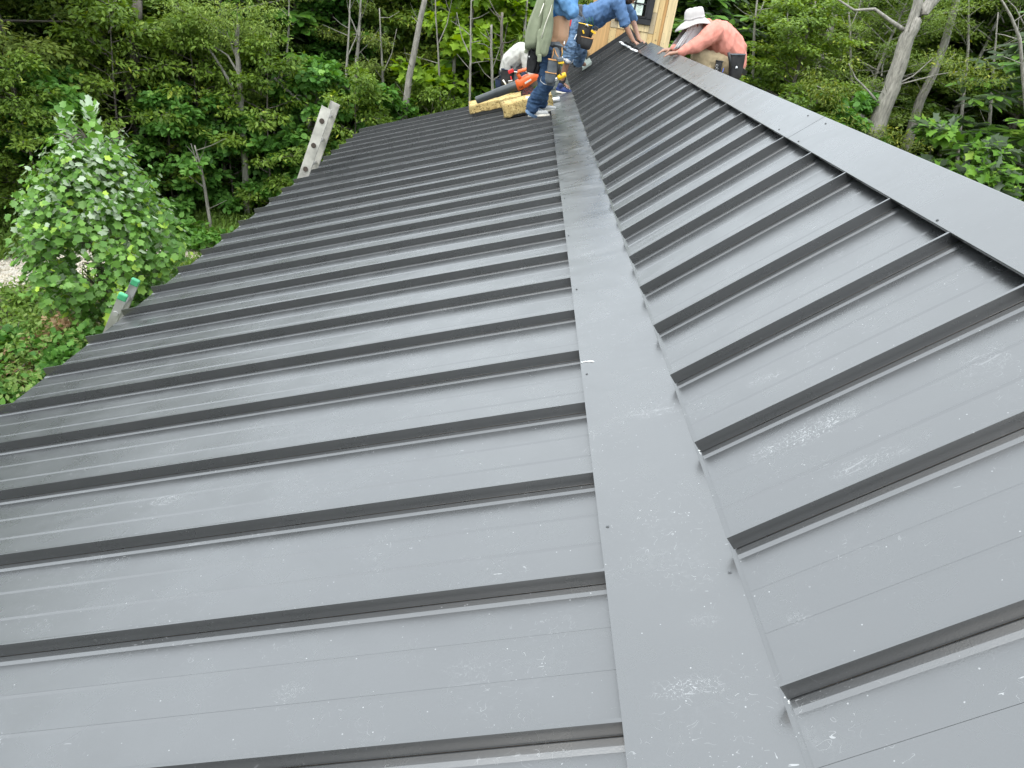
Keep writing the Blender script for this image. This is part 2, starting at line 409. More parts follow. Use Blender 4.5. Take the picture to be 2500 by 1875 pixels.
# rear slope beyond the ridge, with its seams
mb = MB()
def mirp(p): return Vector((2 * RIDGE.x - p.x, p.y, p.z))
prof = []
for k in range(-4, 34):
    for dy, h in [(.0095, 0), (.0095, SH), (0, SH), (0, 0)]:
        prof.append(Vector((0, Y0 + PITCH * k + dy, 0)) + nR * h)
prof.sort(key=lambda p: 0)
A_ = [mirp(panR + p + uR * (tR1 - .03)) for p in prof]; B_ = [mirp(panR + p - uR * 1.9) for p in prof]
order = []
for k in range(0, len(prof), 4): order += [k + 3, k + 2, k + 1, k]
A_ = [A_[i] for i in order]; B_ = [B_[i] for i in order]; n_ = len(A_)
mb.add(A_ + B_, [(i, i + 1, n_ + i + 1, n_ + i) for i in range(n_ - 1)])
mb.build('rear_slope', METAL, house)
mb = MB(); o_ = Vector((panR.x, 0, panR.z)) - nR * .012
mb.sweep([Vector((0, -1.3, 0)), Vector((0, 15.4, 0)), Vector((0, 15.4, 0)) - nR * .02, Vector((0, -1.3, 0)) - nR * .02], o_, o_ + uR * (tR1 - .05), True)
mb.build('roof_deck', bpy.data.materials['deck_board'], house)
# ------------------------------------------------------------------ terrain
rng = np.random.default_rng(11)
def sstep(a, b, x):
    t = np.clip((x - a) / (b - a), 0, 1); return t * t * (3 - 2 * t)
def gz(x, y):
    x = np.asarray(x, float); y = np.asarray(y, float)
    z = -5.5 + 2.3 * sstep(2, 17, x) * sstep(6, 20, y) + .9 * sstep(20, 45, y)
    z = z + 9 * sstep(48, 110, np.hypot(x, y)) * sstep(-50, 10, y)
    z = z + .10 * np.sin(x * .9 + 1) * np.cos(y * .7) + .05 * np.sin(x * 2.3) * np.sin(y * 1.9)
    return z
def pos(u, d, v=300):
    q = P(u, v, 1.0); h = math.hypot(q.x, q.y); x, y = q.x / h * d, q.y / h * d
    return Vector((x, y, float(gz(x, y))))
def on_ground(u, v):
    q = P(u, v, 1.0); t = 5.5 / -q.z
    for _ in range(20): t = float(gz(q.x * t, q.y * t)) / q.z
    return q * t

nx, ny = 170, 170
gx = np.concatenate([np.linspace(-160, -24, 30), np.linspace(-23, 40, 110), np.linspace(42, 160, 30)])
gy = np.concatenate([np.linspace(-60, -2, 14), np.linspace(0, 45, 116), np.linspace(48, 220, 40)])
GX, GY = np.meshgrid(gx, gy, indexing='xy'); GZ = gz(GX, GY)
V = np.stack([GX, GY, GZ], -1).reshape(-1, 3); ny, nx = GX.shape
F = [(j * nx + i, j * nx + i + 1, (j + 1) * nx + i + 1, (j + 1) * nx + i) for j in range(ny - 1) for i in range(nx - 1)]
me = bpy.data.meshes.new('ground'); me.from_pydata(V.tolist(), [], F); smooth(me)
m, nt, b = newmat('forest_ground'); tc = N(nt, 'ShaderNodeTexCoord')
n1 = N(nt, 'ShaderNodeTexNoise', Scale=.6, Detail=6); n2 = N(nt, 'ShaderNodeTexNoise', Scale=9, Detail=6, Roughness=.7)
for n_ in (n1, n2): nt.links.new(tc.outputs['Object'], n_.inputs['Vector'])
mxg = N(nt, 'ShaderNodeMixRGB'); nt.links.new(ramp(nt, n1.outputs['Fac'], [(.42, 0.0), (.6, 1.0)]), mxg.inputs[0])
nt.links.new(ramp(nt, n2.outputs['Fac'], [(.3, (.035, .055, .015)), (.7, (.10, .13, .04))]), mxg.inputs[1])
nt.links.new(ramp(nt, n2.outputs['Fac'], [(.3, (.07, .075, .03)), (.7, (.20, .19, .10))]), mxg.inputs[2])
nt.links.new(mxg.outputs[0], b.inputs['Base Color']); b.inputs['Roughness'].default_value = .95
bp = N(nt, 'ShaderNodeBump', Strength=.8, Distance=.06); nt.links.new(n2.outputs['Fac'], bp.inputs['Height']); nt.links.new(bp.outputs[0], b.inputs['Normal'])
tag(link('ground', me, m), kind='structure')

# gravel track on the left, a strip draped on the ground, with loose stones
def strip(name, mid, wdt, mat, lift=.012):
    mb = MB(); vs = []; rr = random.Random(5)
    n_ = len(mid)
    for i, p in enumerate(mid):
        d = (mid[min(i + 1, n_ - 1)] - mid[max(i - 1, 0)]); d.z = 0; d.normalize(); s = Vector((-d.y, d.x, 0))
        for k in range(7):
            q = p + s * (wdt * (k / 6 - .5) * (1 + .18 * mnoise.noise(Vector((i * .4, k < 3, 0))))); q.z = float(gz(q.x, q.y)) + lift + (.02 if 0 < k < 6 else -.03); vs.append(q)
    mb.add(vs, [(i * 7 + k, i * 7 + k + 1, (i + 1) * 7 + k + 1, (i + 1) * 7 + k) for i in range(n_ - 1) for k in range(6)])
    return mb.build(name, mat, None, sm=True)
GRAV = mat_simple('gravel', (.56, .51, .44), .9, 0, .35, 25, .8, 40)
ga, gb = on_ground(-400, 690), on_ground(480, 640)
mid = [ga.lerp(gb, t) for t in np.linspace(0, 1, 40)]; mid += [mid[-1] + (gb - ga).normalized() * .4 * k + Vector((.0, .02 * k * k, 0)) for k in range(1, 26)]
for p in mid: p.y += .25 * math.sin(p.x * .8)
tag(strip('gravel_path', mid, 1.5, GRAV), kind='structure')

# ------------------------------------------------------------------ leaves
def fold(v):                        # template points: x across, y along the leaf, z up
    return np.array(v, float)
T_SMALL = (fold([(0, 0, 0), (.24, .45, .05), (0, 1, -.04), (-.24, .45, .05)]), [(0, 1, 2), (0, 2, 3)])
T_NARROW = (fold([(0, 0, 0), (.16, .45, .04), (0, 1, -.08), (-.16, .45, .04)]), [(0, 1, 2), (0, 2, 3)])
T_ROUND = (fold([(0, 0, 0), (.34, .28, .05), (.30, .68, .05), (0, 1, -.03), (-.30, .68, .05), (-.34, .28, .05)]), [(0, 1, 2, 3), (0, 3, 4, 5)])
T_LOBE = (fold([(0, 0, 0), (.16, .06, .0), (.47, .16, .07), (.34, .42, .06), (.46, .72, .04), (.20, .76, .03), (0, .92, -.02), (-.20, .76, .03), (-.46, .72, .04), (-.34, .42, .06), (-.47, .16, .07), (-.16, .06, 0), (0, .42, -.02)]),
          [(12, 0, 1, 2, 3), (12, 3, 4, 5, 6), (12, 6, 7, 8, 9), (12, 9, 10, 11, 0)])
T_OAK = (fold([(0, 0, 0), (.10, .12, 0), (.34, .26, .05), (.20, .42, .03), (.42, .62, .05), (.18, .74, .02), (0, 1, -.05), (-.18, .74, .02), (-.42, .62, .05), (-.20, .42, .03), (-.34, .26, .05), (-.10, .12, 0)]),
         [(0, 1, 2, 3, 9, 10, 11), (3, 4, 5, 6, 7, 8, 9)])
T_BIG = (fold([(0, 0, 0), (.10, .2, .03), (.22, .62, .06), (.12, .9, .0), (0, 1, -.06), (-.12, .9, .0), (-.22, .62, .06), (-.10, .2, .03)]), [(0, 1, 2, 3, 4), (0, 4, 5, 6, 7)])
T_BLADE = (fold([(-.03, 0, 0), (.03, 0, 0), (.02, .6, .12), (0, 1, .38)]), [(0, 1, 2, 3)])

def unit(a): return a / np.maximum(np.linalg.norm(a, axis=1, keepdims=True), 1e-9)
def leaf_mesh(name, batches, mat):
    """batches: (template, centres, along, normal, size, tone)"""
    VV, LL, ST, TT, TONE = [], [], [], [], []; vb = 0; lb = 0
    for (T, C, A, Nn, Sz, tone) in batches:
        tv, tf = T; C = np.asarray(C, float); n = len(C)
        if n == 0: continue
        A = unit(A); X = unit(np.cross(A, Nn)); Z = np.cross(X, A)
        W = C[:, None, :] + Sz[:, None, None] * (tv[None, :, 0:1] * X[:, None, :] + tv[None, :, 1:2] * A[:, None, :] + tv[None, :, 2:3] * Z[:, None, :])
        VV.append(W.reshape(-1, 3)); k = len(tv)
        fl = np.concatenate([np.array(f) for f in tf]); ln = np.array([len(f) for f in tf])
        LL.append((fl[None, :] + (vb + np.arange(n) * k)[:, None]).reshape(-1))
        lt = np.tile(ln, n); st = lb + np.concatenate([[0], np.cumsum(lt)[:-1]]); ST.append(st); TT.append(lt); lb += lt.sum(); vb += n * k
        TONE.append(np.repeat(tone, len(tf)))
    V = np.concatenate(VV); L = np.concatenate(LL); st = np.concatenate(ST); tt = np.concatenate(TT); tn = np.concatenate(TONE)
    me = bpy.data.meshes.new(name); me.vertices.add(len(V)); me.vertices.foreach_set('co', V.astype(np.float32).ravel())
    me.loops.add(len(L)); me.loops.foreach_set('vertex_index', L.astype(np.int32))
    me.polygons.add(len(st)); me.polygons.foreach_set('loop_start', st.astype(np.int32))
    try: me.polygons.foreach_set('loop_total', tt.astype(np.int32))
    except Exception: pass
    at = me.attributes.new('tone', 'FLOAT', 'FACE'); at.data.foreach_set('value', tn.astype(np.float32))
    me.update(calc_edges=True)
    if mat: me.materials.append(mat)
    return me

def leaf_mat(name, c0, c1, c2=None, back=None, trans=.35, rough=.5, spec=.24):
    m, nt, b = newmat(name); L = nt.links
    at = N(nt, 'ShaderNodeAttribute', attribute_name='tone'); oi = N(nt, 'ShaderNodeObjectInfo')
    stops = [(0, c0), (.75, c1)] + ([(.97, c2), (1, c2)] if c2 else [])
    f = math_n(nt, 'ADD', at.outputs['Fac'], math_n(nt, 'MULTIPLY', math_n(nt, 'SUBTRACT', oi.outputs['Random'], .5), .25), True)
    col = ramp(nt, f, stops)
    if back:
        g = N(nt, 'ShaderNodeNewGeometry'); mx = N(nt, 'ShaderNodeMixRGB'); mx.inputs[2].default_value = (*back, 1)
        L.new(g.outputs['Backfacing'], mx.inputs[0]); L.new(col, mx.inputs[1]); col = mx.outputs[0]
    L.new(col, b.inputs['Base Color']); b.inputs['Roughness'].default_value = rough; b.inputs['Specular IOR Level'].default_value = spec
    tr = N(nt, 'ShaderNodeBsdfTranslucent'); hs = N(nt, 'ShaderNodeHueSaturation', Hue=.485, Saturation=1.15, Value=1.3); L.new(col, hs.inputs['Color']); L.new(hs.outputs[0], tr.inputs['Color'])
    ms = N(nt, 'ShaderNodeMixShader'); ms.inputs[0].default_value = trans; L.new(b.outputs[0], ms.inputs[1]); L.new(tr.outputs[0], ms.inputs[2])
    L.new(ms.outputs[0], nt.nodes['Material Output'].inputs['Surface'])
    return m
LM = dict(
    mid=leaf_mat('leaf_mid', (0.078, 0.141, 0.022), (0.205, 0.308, 0.049), (0.425, 0.456, 0.071)),
    dark=leaf_mat('leaf_dark', (0.051, 0.099, 0.019), (0.130, 0.216, 0.036), (0.278, 0.343, 0.053)),
    fine=leaf_mat('leaf_fine', (0.114, 0.189, 0.037), (0.237, 0.326, 0.068), (0.374, 0.454, 0.107)),
    olive=leaf_mat('leaf_olive', (0.082, 0.137, 0.023), (0.198, 0.252, 0.049), (0.383, 0.389, 0.065)),
    lime=leaf_mat('leaf_lime', (0.150, 0.264, 0.025), (0.314, 0.475, 0.050), (0.527, 0.660, 0.089)),
    big=leaf_mat('leaf_big', (0.057, 0.150, 0.019), (0.139, 0.276, 0.031), (0.279, 0.426, 0.065), back=(.22, .27, .20), trans=.25),
    ivy=leaf_mat('leaf_ivy', (0.062, 0.166, 0.032), (0.150, 0.317, 0.059), (0.274, 0.461, 0.108)),
    tulip=leaf_mat('leaf_tulip', (0.085, 0.206, 0.042), (0.192, 0.371, 0.071), (0.492, 0.700, 0.095), back=(.42, .51, .36), trans=.28, rough=.45, spec=.35),
    brown=leaf_mat('leaf_brown', (.42, .26, .14), (.62, .44, .27), (.72, .56, .38)),
    grass=leaf_mat('leaf_grass', (.13, .22, .045), (.25, .36, .10), (.42, .44, .20)),
    weed=leaf_mat('leaf_weed', (0.100, 0.186, 0.034), (0.231, 0.356, 0.067), (0.462, 0.535, 0.146)),
)
def bark(name, c, patch=None):
    m, nt, b = newmat(name); tc = N(nt, 'ShaderNodeTexCoord'); mp = N(nt, 'ShaderNodeMapping'); mp.inputs['Scale'].default_value = (14, 14, 3)
    nt.links.new(tc.outputs['Object'], mp.inputs[0]); nz = N(nt, 'ShaderNodeTexNoise', Scale=1.6, Detail=7, Roughness=.7); nt.links.new(mp.outputs[0], nz.inputs['Vector'])
    nt.links.new(ramp(nt, nz.outputs['Fac'], [(.3, [x * .45 for x in c]), (.52, c), (.72, [min(1, x * 1.5) for x in c])]), b.inputs['Base Color'])
    b.inputs['Roughness'].default_value = .9; bp = N(nt, 'ShaderNodeBump', Strength=.7, Distance=.03); nt.links.new(nz.outputs['Fac'], bp.inputs['Height']); nt.links.new(bp.outputs[0], b.inputs['Normal'])
    return m
BARK = bark('bark_grey', (.16, .14, .12)); BARKL = bark('bark_pale', (.27, .255, .225)); BARKD = bark('bark_dark', (.09, .075, .06))

def spray(rg, c, a, bz, n, size, out, droop=.25, spread=1.0):
    """one leafy twig end: n leaves in a flattened ellipsoid round c"""
    q = rg.normal(size=(n, 3)); q = unit(q) * (rg.random((n, 1)) ** .45) * np.array([a, a, bz]); C = c + q
    q[:, 2] *= .5
    A = unit(q) * .6 * spread + rg.normal(size=(n, 3)) * .45 + out * .4; A[:, 2] -= droop
    Nn = rg.normal(size=(n, 3)) * .42 + np.array([0, 0, 1.]) + out * .25
    return C, A, Nn, size * rg.uniform(.6, 1.25, n)

def make_tree(seed, H, base, rad, nl, spl, per, lsize, T, matn, sa=.5, sb=.16, trunk_r=.12, barkm=None, rise=.35, prof=None, lean=(0, 0), whorl=False, droop=.25, twig=.012):
    """trunk mesh (with limbs and twigs) and crown mesh, base at the origin"""
    rg = np.random.default_rng(seed); tb = MB(); prof = prof or (lambda f: (1 - f) ** .55 * (.55 + .45 * min(1, f * 5)))
    ph = rg.uniform(0, 6)
    def tr(z): return Vector((lean[0] * z + .12 * math.sin(z * .55 + ph) * min(1, z / 3), lean[1] * z + .12 * math.cos(z * .47 + ph) * min(1, z / 3), z))
    zs = np.linspace(-.4, H * .97, 12); tb.tube([tr(z) for z in zs], [trunk_r * (1 - .88 * max(0, z) / H) + (.05 * trunk_r * 8 if z < 0 else 0) for z in zs], 8)
    Cs, As, Ns, Ss = [], [], [], []
    for i in range(nl):
        f = (i + .5 * rg.random()) / nl; z = base + (H - base) * f * .96; az = i * 2.399 + rg.normal() * .4
        ln = rad * prof(f) * rg.uniform(.55, 1.2) + .15; dx, dy = math.cos(az), math.sin(az); p0 = tr(z); ris = rise * (1 + .8 * f) + rg.normal() * .12
        pts = []
        for t in np.linspace(0, 1, 5):
            pts.append(p0 + Vector((dx * ln * t + .12 * ln * math.sin(t * 4 + i) * dy, dy * ln * t - .12 * ln * math.sin(t * 4 + i) * dx, ln * (ris * t - .22 * t * t * ris)) ))
        r0 = trunk_r * .34 * (1 - f * .6); tb.tube(pts, [r0 * (1 - .8 * t) + .004 for t in np.linspace(0, 1, 5)], 5, False)
        for k in range(spl):
            t = .25 + .75 * (k + rg.random()) / spl; a = t * 4; j = min(3, int(a)); q = pts[j].lerp(pts[j + 1], a - j)
            side = (1 if k % 2 else -1) * rg.uniform(.15, .5) * ln * (1.05 - t) + rg.normal() * .08
            e = q + Vector((-dy * side + dx * .15, dx * side + dy * .15, rg.uniform(-.05, .22)))
            tb.tube([q, q.lerp(e, .5) + Vector((0, 0, .03)), e], [twig, twig * .7, twig * .4], 3, False)
            o = np.array([dx, dy, .0]); nn = int(per * rg.uniform(.5, 1.35))
            if whorl:
                w_ = max(1, nn // 8)
                for _ in range(w_):
                    cc = np.array(e) + rg.normal(size=3) * np.array([sa, sa, sb]) * .6; m_ = 8
                    th = np.arange(m_) * 2 * math.pi / m_ + rg.random() * 6; A = np.stack([np.cos(th), np.sin(th), -.1 - .35 * rg.random(m_)], 1); ax = np.array([0, 0, 1.]) + o * .5 + rg.normal(size=3) * .25
                    Cs.append(cc + A * .02); As.append(A + .2 * rg.normal(size=(m_, 3))); Ns.append(np.tile(ax, (m_, 1)) + .2 * rg.normal(size=(m_, 3))); Ss.append(lsize * rg.uniform(.65, 1.15, m_))
            else:
                C, A, Nn, Sz = spray(rg, np.array(e), sa * rg.uniform(.6, 1.2), sb, nn, lsize, o, droop)
                Cs.append(C); As.append(A); Ns.append(Nn); Ss.append(Sz)
    C = np.concatenate(Cs); A = np.concatenate(As); Nn = np.concatenate(Ns); Sz = np.concatenate(Ss); n = len(C)
    tone = np.clip(rg.beta(2.2, 2.6, n) * .8 + .12 * np.sin(C[:, 0] * 2.1 + C[:, 2] * 3) + (rg.random(n) > .97) * .3, 0, 1)
    cm = leaf_mesh('crown', [(T, C, A, Nn, Sz, tone)], LM[matn]); tm = tb.mesh('trunk', sm=True, fix=False); tm.materials.append(barkm or BARK)
    return tm, cm

VAR = {}
VAR['mid1'] = make_tree(1, 8.2, .8, 2.6, 34, 7, 88, .135, T_SMALL, 'mid', .50, .15, .13)
VAR['mid2'] = make_tree(2, 8.6, 1.2, 2.9, 34, 7, 84, .145, T_ROUND, 'mid', .55, .18, .15, rise=.2)
VAR['dark1'] = make_tree(3, 8.6, .6, 2.9, 36, 7, 84, .145, T_SMALL, 'dark', .55, .14, .16, rise=.15, droop=.4)
VAR['dark2'] = make_tree(4, 8, .5, 2.4, 32, 7, 78, .17, T_ROUND, 'dark', .5, .15, .14, rise=.2)
VAR['fine1'] = make_tree(5, 8.6, 2.6, 2.9, 34, 8, 125, .085, T_NARROW, 'fine', .5, .17, .10, BARKL, rise=.5)
VAR['olive1'] = make_tree(6, 8.4, .9, 3.2, 30, 8, 105, .115, T_NARROW, 'olive', .5, .22, .12, BARKD, rise=.12, droop=.45)
VAR['olive2'] = make_tree(7, 7.8, .7, 2.6, 28, 8, 100, .105, T_SMALL, 'olive', .45, .20, .10, rise=.2, droop=.4)
VAR['big1'] = make_tree(8, 8.2, 1.0, 2.3, 24, 5, 40, .40, T_BIG, 'big', .40, .30, .09, whorl=True, rise=.25)
VAR['lime1'] = make_tree(9, 6.0, .7, 1.5, 24, 6, 34, .24, T_OAK, 'lime', .34, .16, .06, BARKL, rise=.35)
VAR['ivy1'] = make_tree(10, 8.6, .3, .75, 60, 5, 38, .13, T_ROUND, 'ivy', .32, .28, .13, rise=.1, prof=lambda f: .8)
VAR['sap1'] = make_tree(12, 4.2, .4, 1.3, 22, 6, 56, .12, T_SMALL, 'mid', .32, .12, .035, rise=.3)
VAR['sap2'] = make_tree(13, 3.2, .2, 1.2, 20, 6, 52, .15, T_ROUND, 'ivy', .32, .14, .03, rise=.3)

used = {}
def tree(var, p, rot, sc, label, group=None, name='broadleaf_tree', zs=1.0):
    t = empty(name, p, label, 'tree', group); t.rotation_euler = (0, 0, rot); t.scale = (sc, sc, sc * zs)
    tm, cm = VAR[var]
    a = bpy.data.objects.new('trunk', tm); COL.objects.link(a); a.parent = t
    c = bpy.data.objects.new('crown', cm); COL.objects.link(c); c.parent = t; c['kind'] = 'stuff'
    return t

# front rank, left of the roof, from the left (pixel column on the photograph, distance)
front = [
 (-160, 17.0, 'olive1', 1.0, 'olive-green broadleaf tree at the far left edge of the clearing'),
 (-520, 14.5, 'mid2', .98, 'tall green tree left of the clearing, outside the photo but mirrored in the near panels'),
 (-900, 14.5, 'mid1', .98, 'second tall green tree left of the clearing, outside the photo'),
 (45, 17.5, 'olive2', 1.25, 'yellow-tinged olive tree at the left edge of the photo, over the gravel path'),
 (185, 19.5, 'dark1', .95, 'dark bushy tree directly behind the top of the tulip poplar'),
 (330, 19.0, 'mid1', .95, 'bushy green tree behind the forked brown trunk'),
 (455, 19.5, 'dark2', 1.15, 'dark green tree left of the slim white-barked tree'),
 (570, 18.2, 'fine1', 1.0, 'feathery pale green tree over the slim forked white trunks'),
 (640, 17.5, 'dark1', .62, 'low dark bushy tree at the edge of the clearing left of the tall ladder'),
 (725, 19.0, 'big1', 1.08, 'magnolia with very large whorled leaves above the tall ladder'),
 (805, 18.6, 'ivy1', .95, 'ivy-clad column of leaves just right of the large-leaved magnolia'),
 (885, 18.4, 'olive2', .78, 'small olive-green tree between the ivy column and the bare leaning pole trunk'),
 (955, 20.5, 'mid2', .95, 'dense mid green tree behind the bare leaning pole trunk'),
 (1045, 19.6, 'mid1', .80, 'green tree right of the bare leaning pole trunk'),
 (1120, 17.8, 'lime1', 1.15, 'bright yellow-green sapling left of the man with the green hoodie'),
 (1200, 19.6, 'big1', .92, 'large-leaved tree behind the crouching man in the white shirt'),
 (1300, 21.0, 'dark1', .95, 'dark tree straight behind the man with the green hoodie'),
 (1420, 22.0, 'mid2', .9, 'tree seen in the gap left of the wooden dormer'),
 (1560, 23.0, 'dark2', 1.2, 'tree hidden behind the wooden dormer'),
 (1690, 21.5, 'big1', .98, 'large-leaved tree right behind the white sun hat'),
 (1790, 23.0, 'mid2', .95, 'green tree behind the back of the man in the pink shirt'),
 (1900, 20.0, 'mid1', .92, 'bushy green tree standing left of the big leaning grey trunk'),
 (2000, 24.0, 'fine1', 1.05, 'pale feathery tree behind the bushy tree left of the big grey trunk'),
 (2110, 21.5, 'fine1', .9, 'feathery pale tree whose twigs cross the foot of the big grey trunk'),
 (2210, 25.5, 'dark2', 1.2, 'dark tree behind the fork of the big grey trunk'),
 (2330, 25.0, 'fine1', .95, 'pale feathery tree right of the second grey trunk'),
 (2600, 20.0, 'big1', 1.0, 'large-leaved tree cut off by the right edge of the photo'),
 (2480, 27.0, 'dark1', 1.2, 'dark tree behind the trees at the right edge of the photo'),
]
rr = random.Random(21)
for (u, d, v, sc, lab) in front:
    tree(v, pos(u, d + 1.7), rr.uniform(0, 6.28), sc * 1.05, lab, 'trees along the edge of the woods', zs=.76 if u < 850 else (.92 if u < 1650 else .74))
# second rank and deeper: nothing tells one from another
G2 = 'trees standing deeper in the woods'
kinds = ['dark1', 'dark2', 'mid1', 'dark1', 'mid2', 'dark2', 'olive1', 'mid1']
i = 0
for (d0, du, off) in ((22.5, 112, 40), (26.5, 100, 90), (31, 95, 20)):
    u = -260 + off
    while u < 2780:
        dd = d0 + rr.uniform(-1, 1) + (4.5 if u > 1500 else 0)
        if not (u > 2330 and u < 2700 and d0 < 26):
            tree(kinds[i % 8], pos(u, dd), rr.uniform(0, 6.28), rr.uniform(.88, 1.08), 'broadleaf forest tree, one of the ranks standing deeper in the woods behind the first trees', G2, zs=rr.uniform(.72, .86) if not 850 < u < 1700 else rr.uniform(.92, 1.04))
        i += 1; u += du * rr.uniform(.8, 1.2)

# far woods: one mass; unseen ring behind the camera is added to darken seams
rg = np.random.default_rng(5); n = 200000
az = rg.uniform(R(-180), R(180), n); d = np.where(np.abs(az) < R(50), rg.uniform(36, 62, n), rg.uniform(20, 34, n)); x = np.sin(az) * d; y = np.cos(az) * d; h = rg.random(n) ** .8 * np.where(np.abs(az) < R(50), 7.5, np.where(np.abs(az) < R(125), 8, 12))
C = np.stack([x + .6 * np.sin(h * 2 + az * 40), y, gz(x, y) + h], 1); A = rg.normal(size=(n, 3)); A[:, 2] -= .3; Nn = rg.normal(size=(n, 3)) * .5 + np.array([0, -.4, 1])
keep = (np.sin(az * 47 + h * .7) + np.sin(az * 91 - h * 1.1) + .8 * np.sin(h * 2.1 + az * 30)) > -.9
C, A, Nn = C[keep], A[keep], Nn[keep]; n = len(C)
o = link('far_woods', leaf_mesh('far_woods', [(T_ROUND, C, A, Nn, rg.uniform(.35, .7, n), rg.beta(2, 3, n))], LM['dark'])); o['kind'] = 'stuff'

# ------------------------------------------------------------------ trunks one can tell apart
def px_path(pts, y): return [P(u, v, y if not hasattr(y, '__len__') else y[i]) for i, (u, v) in enumerate(pts)]
def bare_tree(name, label, paths, y, mat, seed, twigs=10, group=None, to_ground=True):
    """paths: list of (pixel polyline, base radius, tip radius); the first runs down to the ground"""
    rg = random.Random(seed); main = px_path(paths[0][0], y)
    b0 = main[0].copy(); dn = (main[0] - main[1]).normalized()
    g = float(gz(b0.x, b0.y)); foot = b0 + dn * ((b0.z - g) / max(.3, -dn.z)) if b0.z > g else b0
    foot.z = float(gz(foot.x, foot.y)) - .1
    t = empty(name, foot, label, 'tree', group)
    for q, (pp, r0, r1) in enumerate(paths):
        pts = px_path(pp, y)
        if q == 0 and to_ground: pts = [foot] + pts; r0 = r0 * 1.1
        # subdivide with a little wander
        P2, R2 = [], []; n_ = len(pts) - 1
        for i in range(n_):
            for k in range(4):
                t_ = k / 4; a = (i + t_) / n_; P2.append(pts[i].lerp(pts[i + 1], t_) + Vector((rg.uniform(-1, 1), rg.uniform(-1, 1), 0)) * (.06 * r0 if (i or k) else 0)); R2.append(r0 + (r1 - r0) * a)
        P2.append(pts[-1]); R2.append(r1)
        mb = MB(); mb.tube(P2, R2, 9 if r0 > .05 else 6)
        if q == 0:
            for _ in range(twigs):
                k = rg.randrange(2, len(P2) - 1); d = Vector((rg.uniform(-1, 1), rg.uniform(-1, .4), rg.uniform(.1, .9))).normalized(); L = rg.uniform(.25, .9)
                mb.tube([P2[k], P2[k] + d * L * .5, P2[k] + d * L + Vector((0, 0, rg.uniform(-.1, .15)))], [.010, .007, .003], 4, False)
        mb.build('trunk' if q == 0 else 'limb', mat, t, sm=True)
    return t
def leafy(t, pts, y, n, a, bz, size, T, matn, seed):
    """foliage sprays round given pixel spots, hung on tree t"""
    rg = np.random.default_rng(seed); B = []
    for (u, v) in pts:
        c = np.array(P(u, v, y)); B.append(spray(rg, c, a * rg.uniform(.7, 1.2), bz, int(n * rg.uniform(.6, 1.3)), size, np.array([0, -.5, 0])))
    C, A, Nn, Sz = [np.concatenate([b[i] for b in B]) for i in range(4)]
    o = link('crown', leaf_mesh('crown', [(T, C, A, Nn, Sz, rg.beta(2, 2.4, len(C)))], LM[matn]), None, t); o['kind'] = 'stuff'
bare_tree('forked_tree', 'brown forked trunk behind the tulip poplar, its left limb leaning left', [([(352, 380), (338, 300), (322, 235), (313, 200), (330, 150), (335, 0)], .17, .10), ([(318, 218), (300, 180), (262, 118), (225, 40)], .10, .05), ([(345, 262), (378, 258)], .02, .008)], 16.8, BARK, 1)
bare_tree('tree_trunk', 'straight grey-brown trunk left of the forked trunk, foot lost in dark leaves', [([(240, 212), (232, 130), (226, 60), (205, -20)], .13, .10), ([(228, 70), (165, -10)], .06, .03)], 18.2, BARK, 2, 3)
t = bare_tree('slender_tree', 'slim pale-barked tree with two thin limbs arching left, in the clearing edge', [([(604, 530), (598, 400), (590, 290), (584, 180), (577, 112), (582, 60)], .085, .035), ([(590, 284), (566, 210), (540, 165), (512, 122), (480, 112)], .045, .018), ([(584, 182), (556, 135), (520, 112)], .028, .012), ([(580, 150), (560, 95), (550, 70)], .02, .008)], 16.2, BARKL, 3, 6)
leafy(t, [(u, v) for u in range(430, 680, 26) for v in (20, 55, 92)], 16.2, 120, .42, .16, .085, T_NARROW, 'fine', 3)
bare_tree('dead_sapling', 'small dead leafless tree with a pale forked stem at the edge of the clearing', [([(516, 560), (500, 460), (490, 405), (475, 355)], .045, .014), ([(497, 456), (456, 426)], .02, .008), ([(492, 430), (466, 350)], .016, .006)], 15.2, BARKL, 4, 8)
bare_tree('tree_trunk', 'bare leaning pole trunk rising behind the roof between two leafy trees', [([(985, 295), (999, 190), (1019, 85), (1040, -20)], .085, .055)], 17.6, BARKL, 5, 6)
bare_tree('tree_trunk', 'thin mottled trunk low behind the tall ladder', [([(755, 300), (742, 210)], .06, .05)], 17.0, BARKL, 6, 6)
bare_tree('fallen_branch', 'thin pale broken branch slanting down toward the thin mottled trunk', [([(670, 190), (700, 220), (732, 246)], .03, .018)], 16.6, BARKL, 7, 4, to_ground=False)
bare_tree('tree_trunk', 'thin trunk standing at the left photo edge behind the olive tree', [([(45, 470), (20, 380), (2, 290), (-20, 180)], .08, .05)], 16.6, BARK, 8, 6)
bare_tree('tree_trunk', 'thin brown stem left of the tulip poplar top', [([(40, 400), (38, 300), (32, 190)], .05, .03)], 17.2, BARK, 9, 8)
bare_tree('tree_trunk', 'thin pale stem in the gap right of the yellow-green sapling', [([(1203, 220), (1199, 120), (1200, 60)], .035, .025)], 17.4, BARKL, 10, 12)
bare_tree('tree_trunk', 'second thin stem right of the yellow-green sapling, next to the crouching man', [([(1226, 150), (1224, 90), (1226, 30)], .04, .03)], 17.6, BARK, 11, 14)
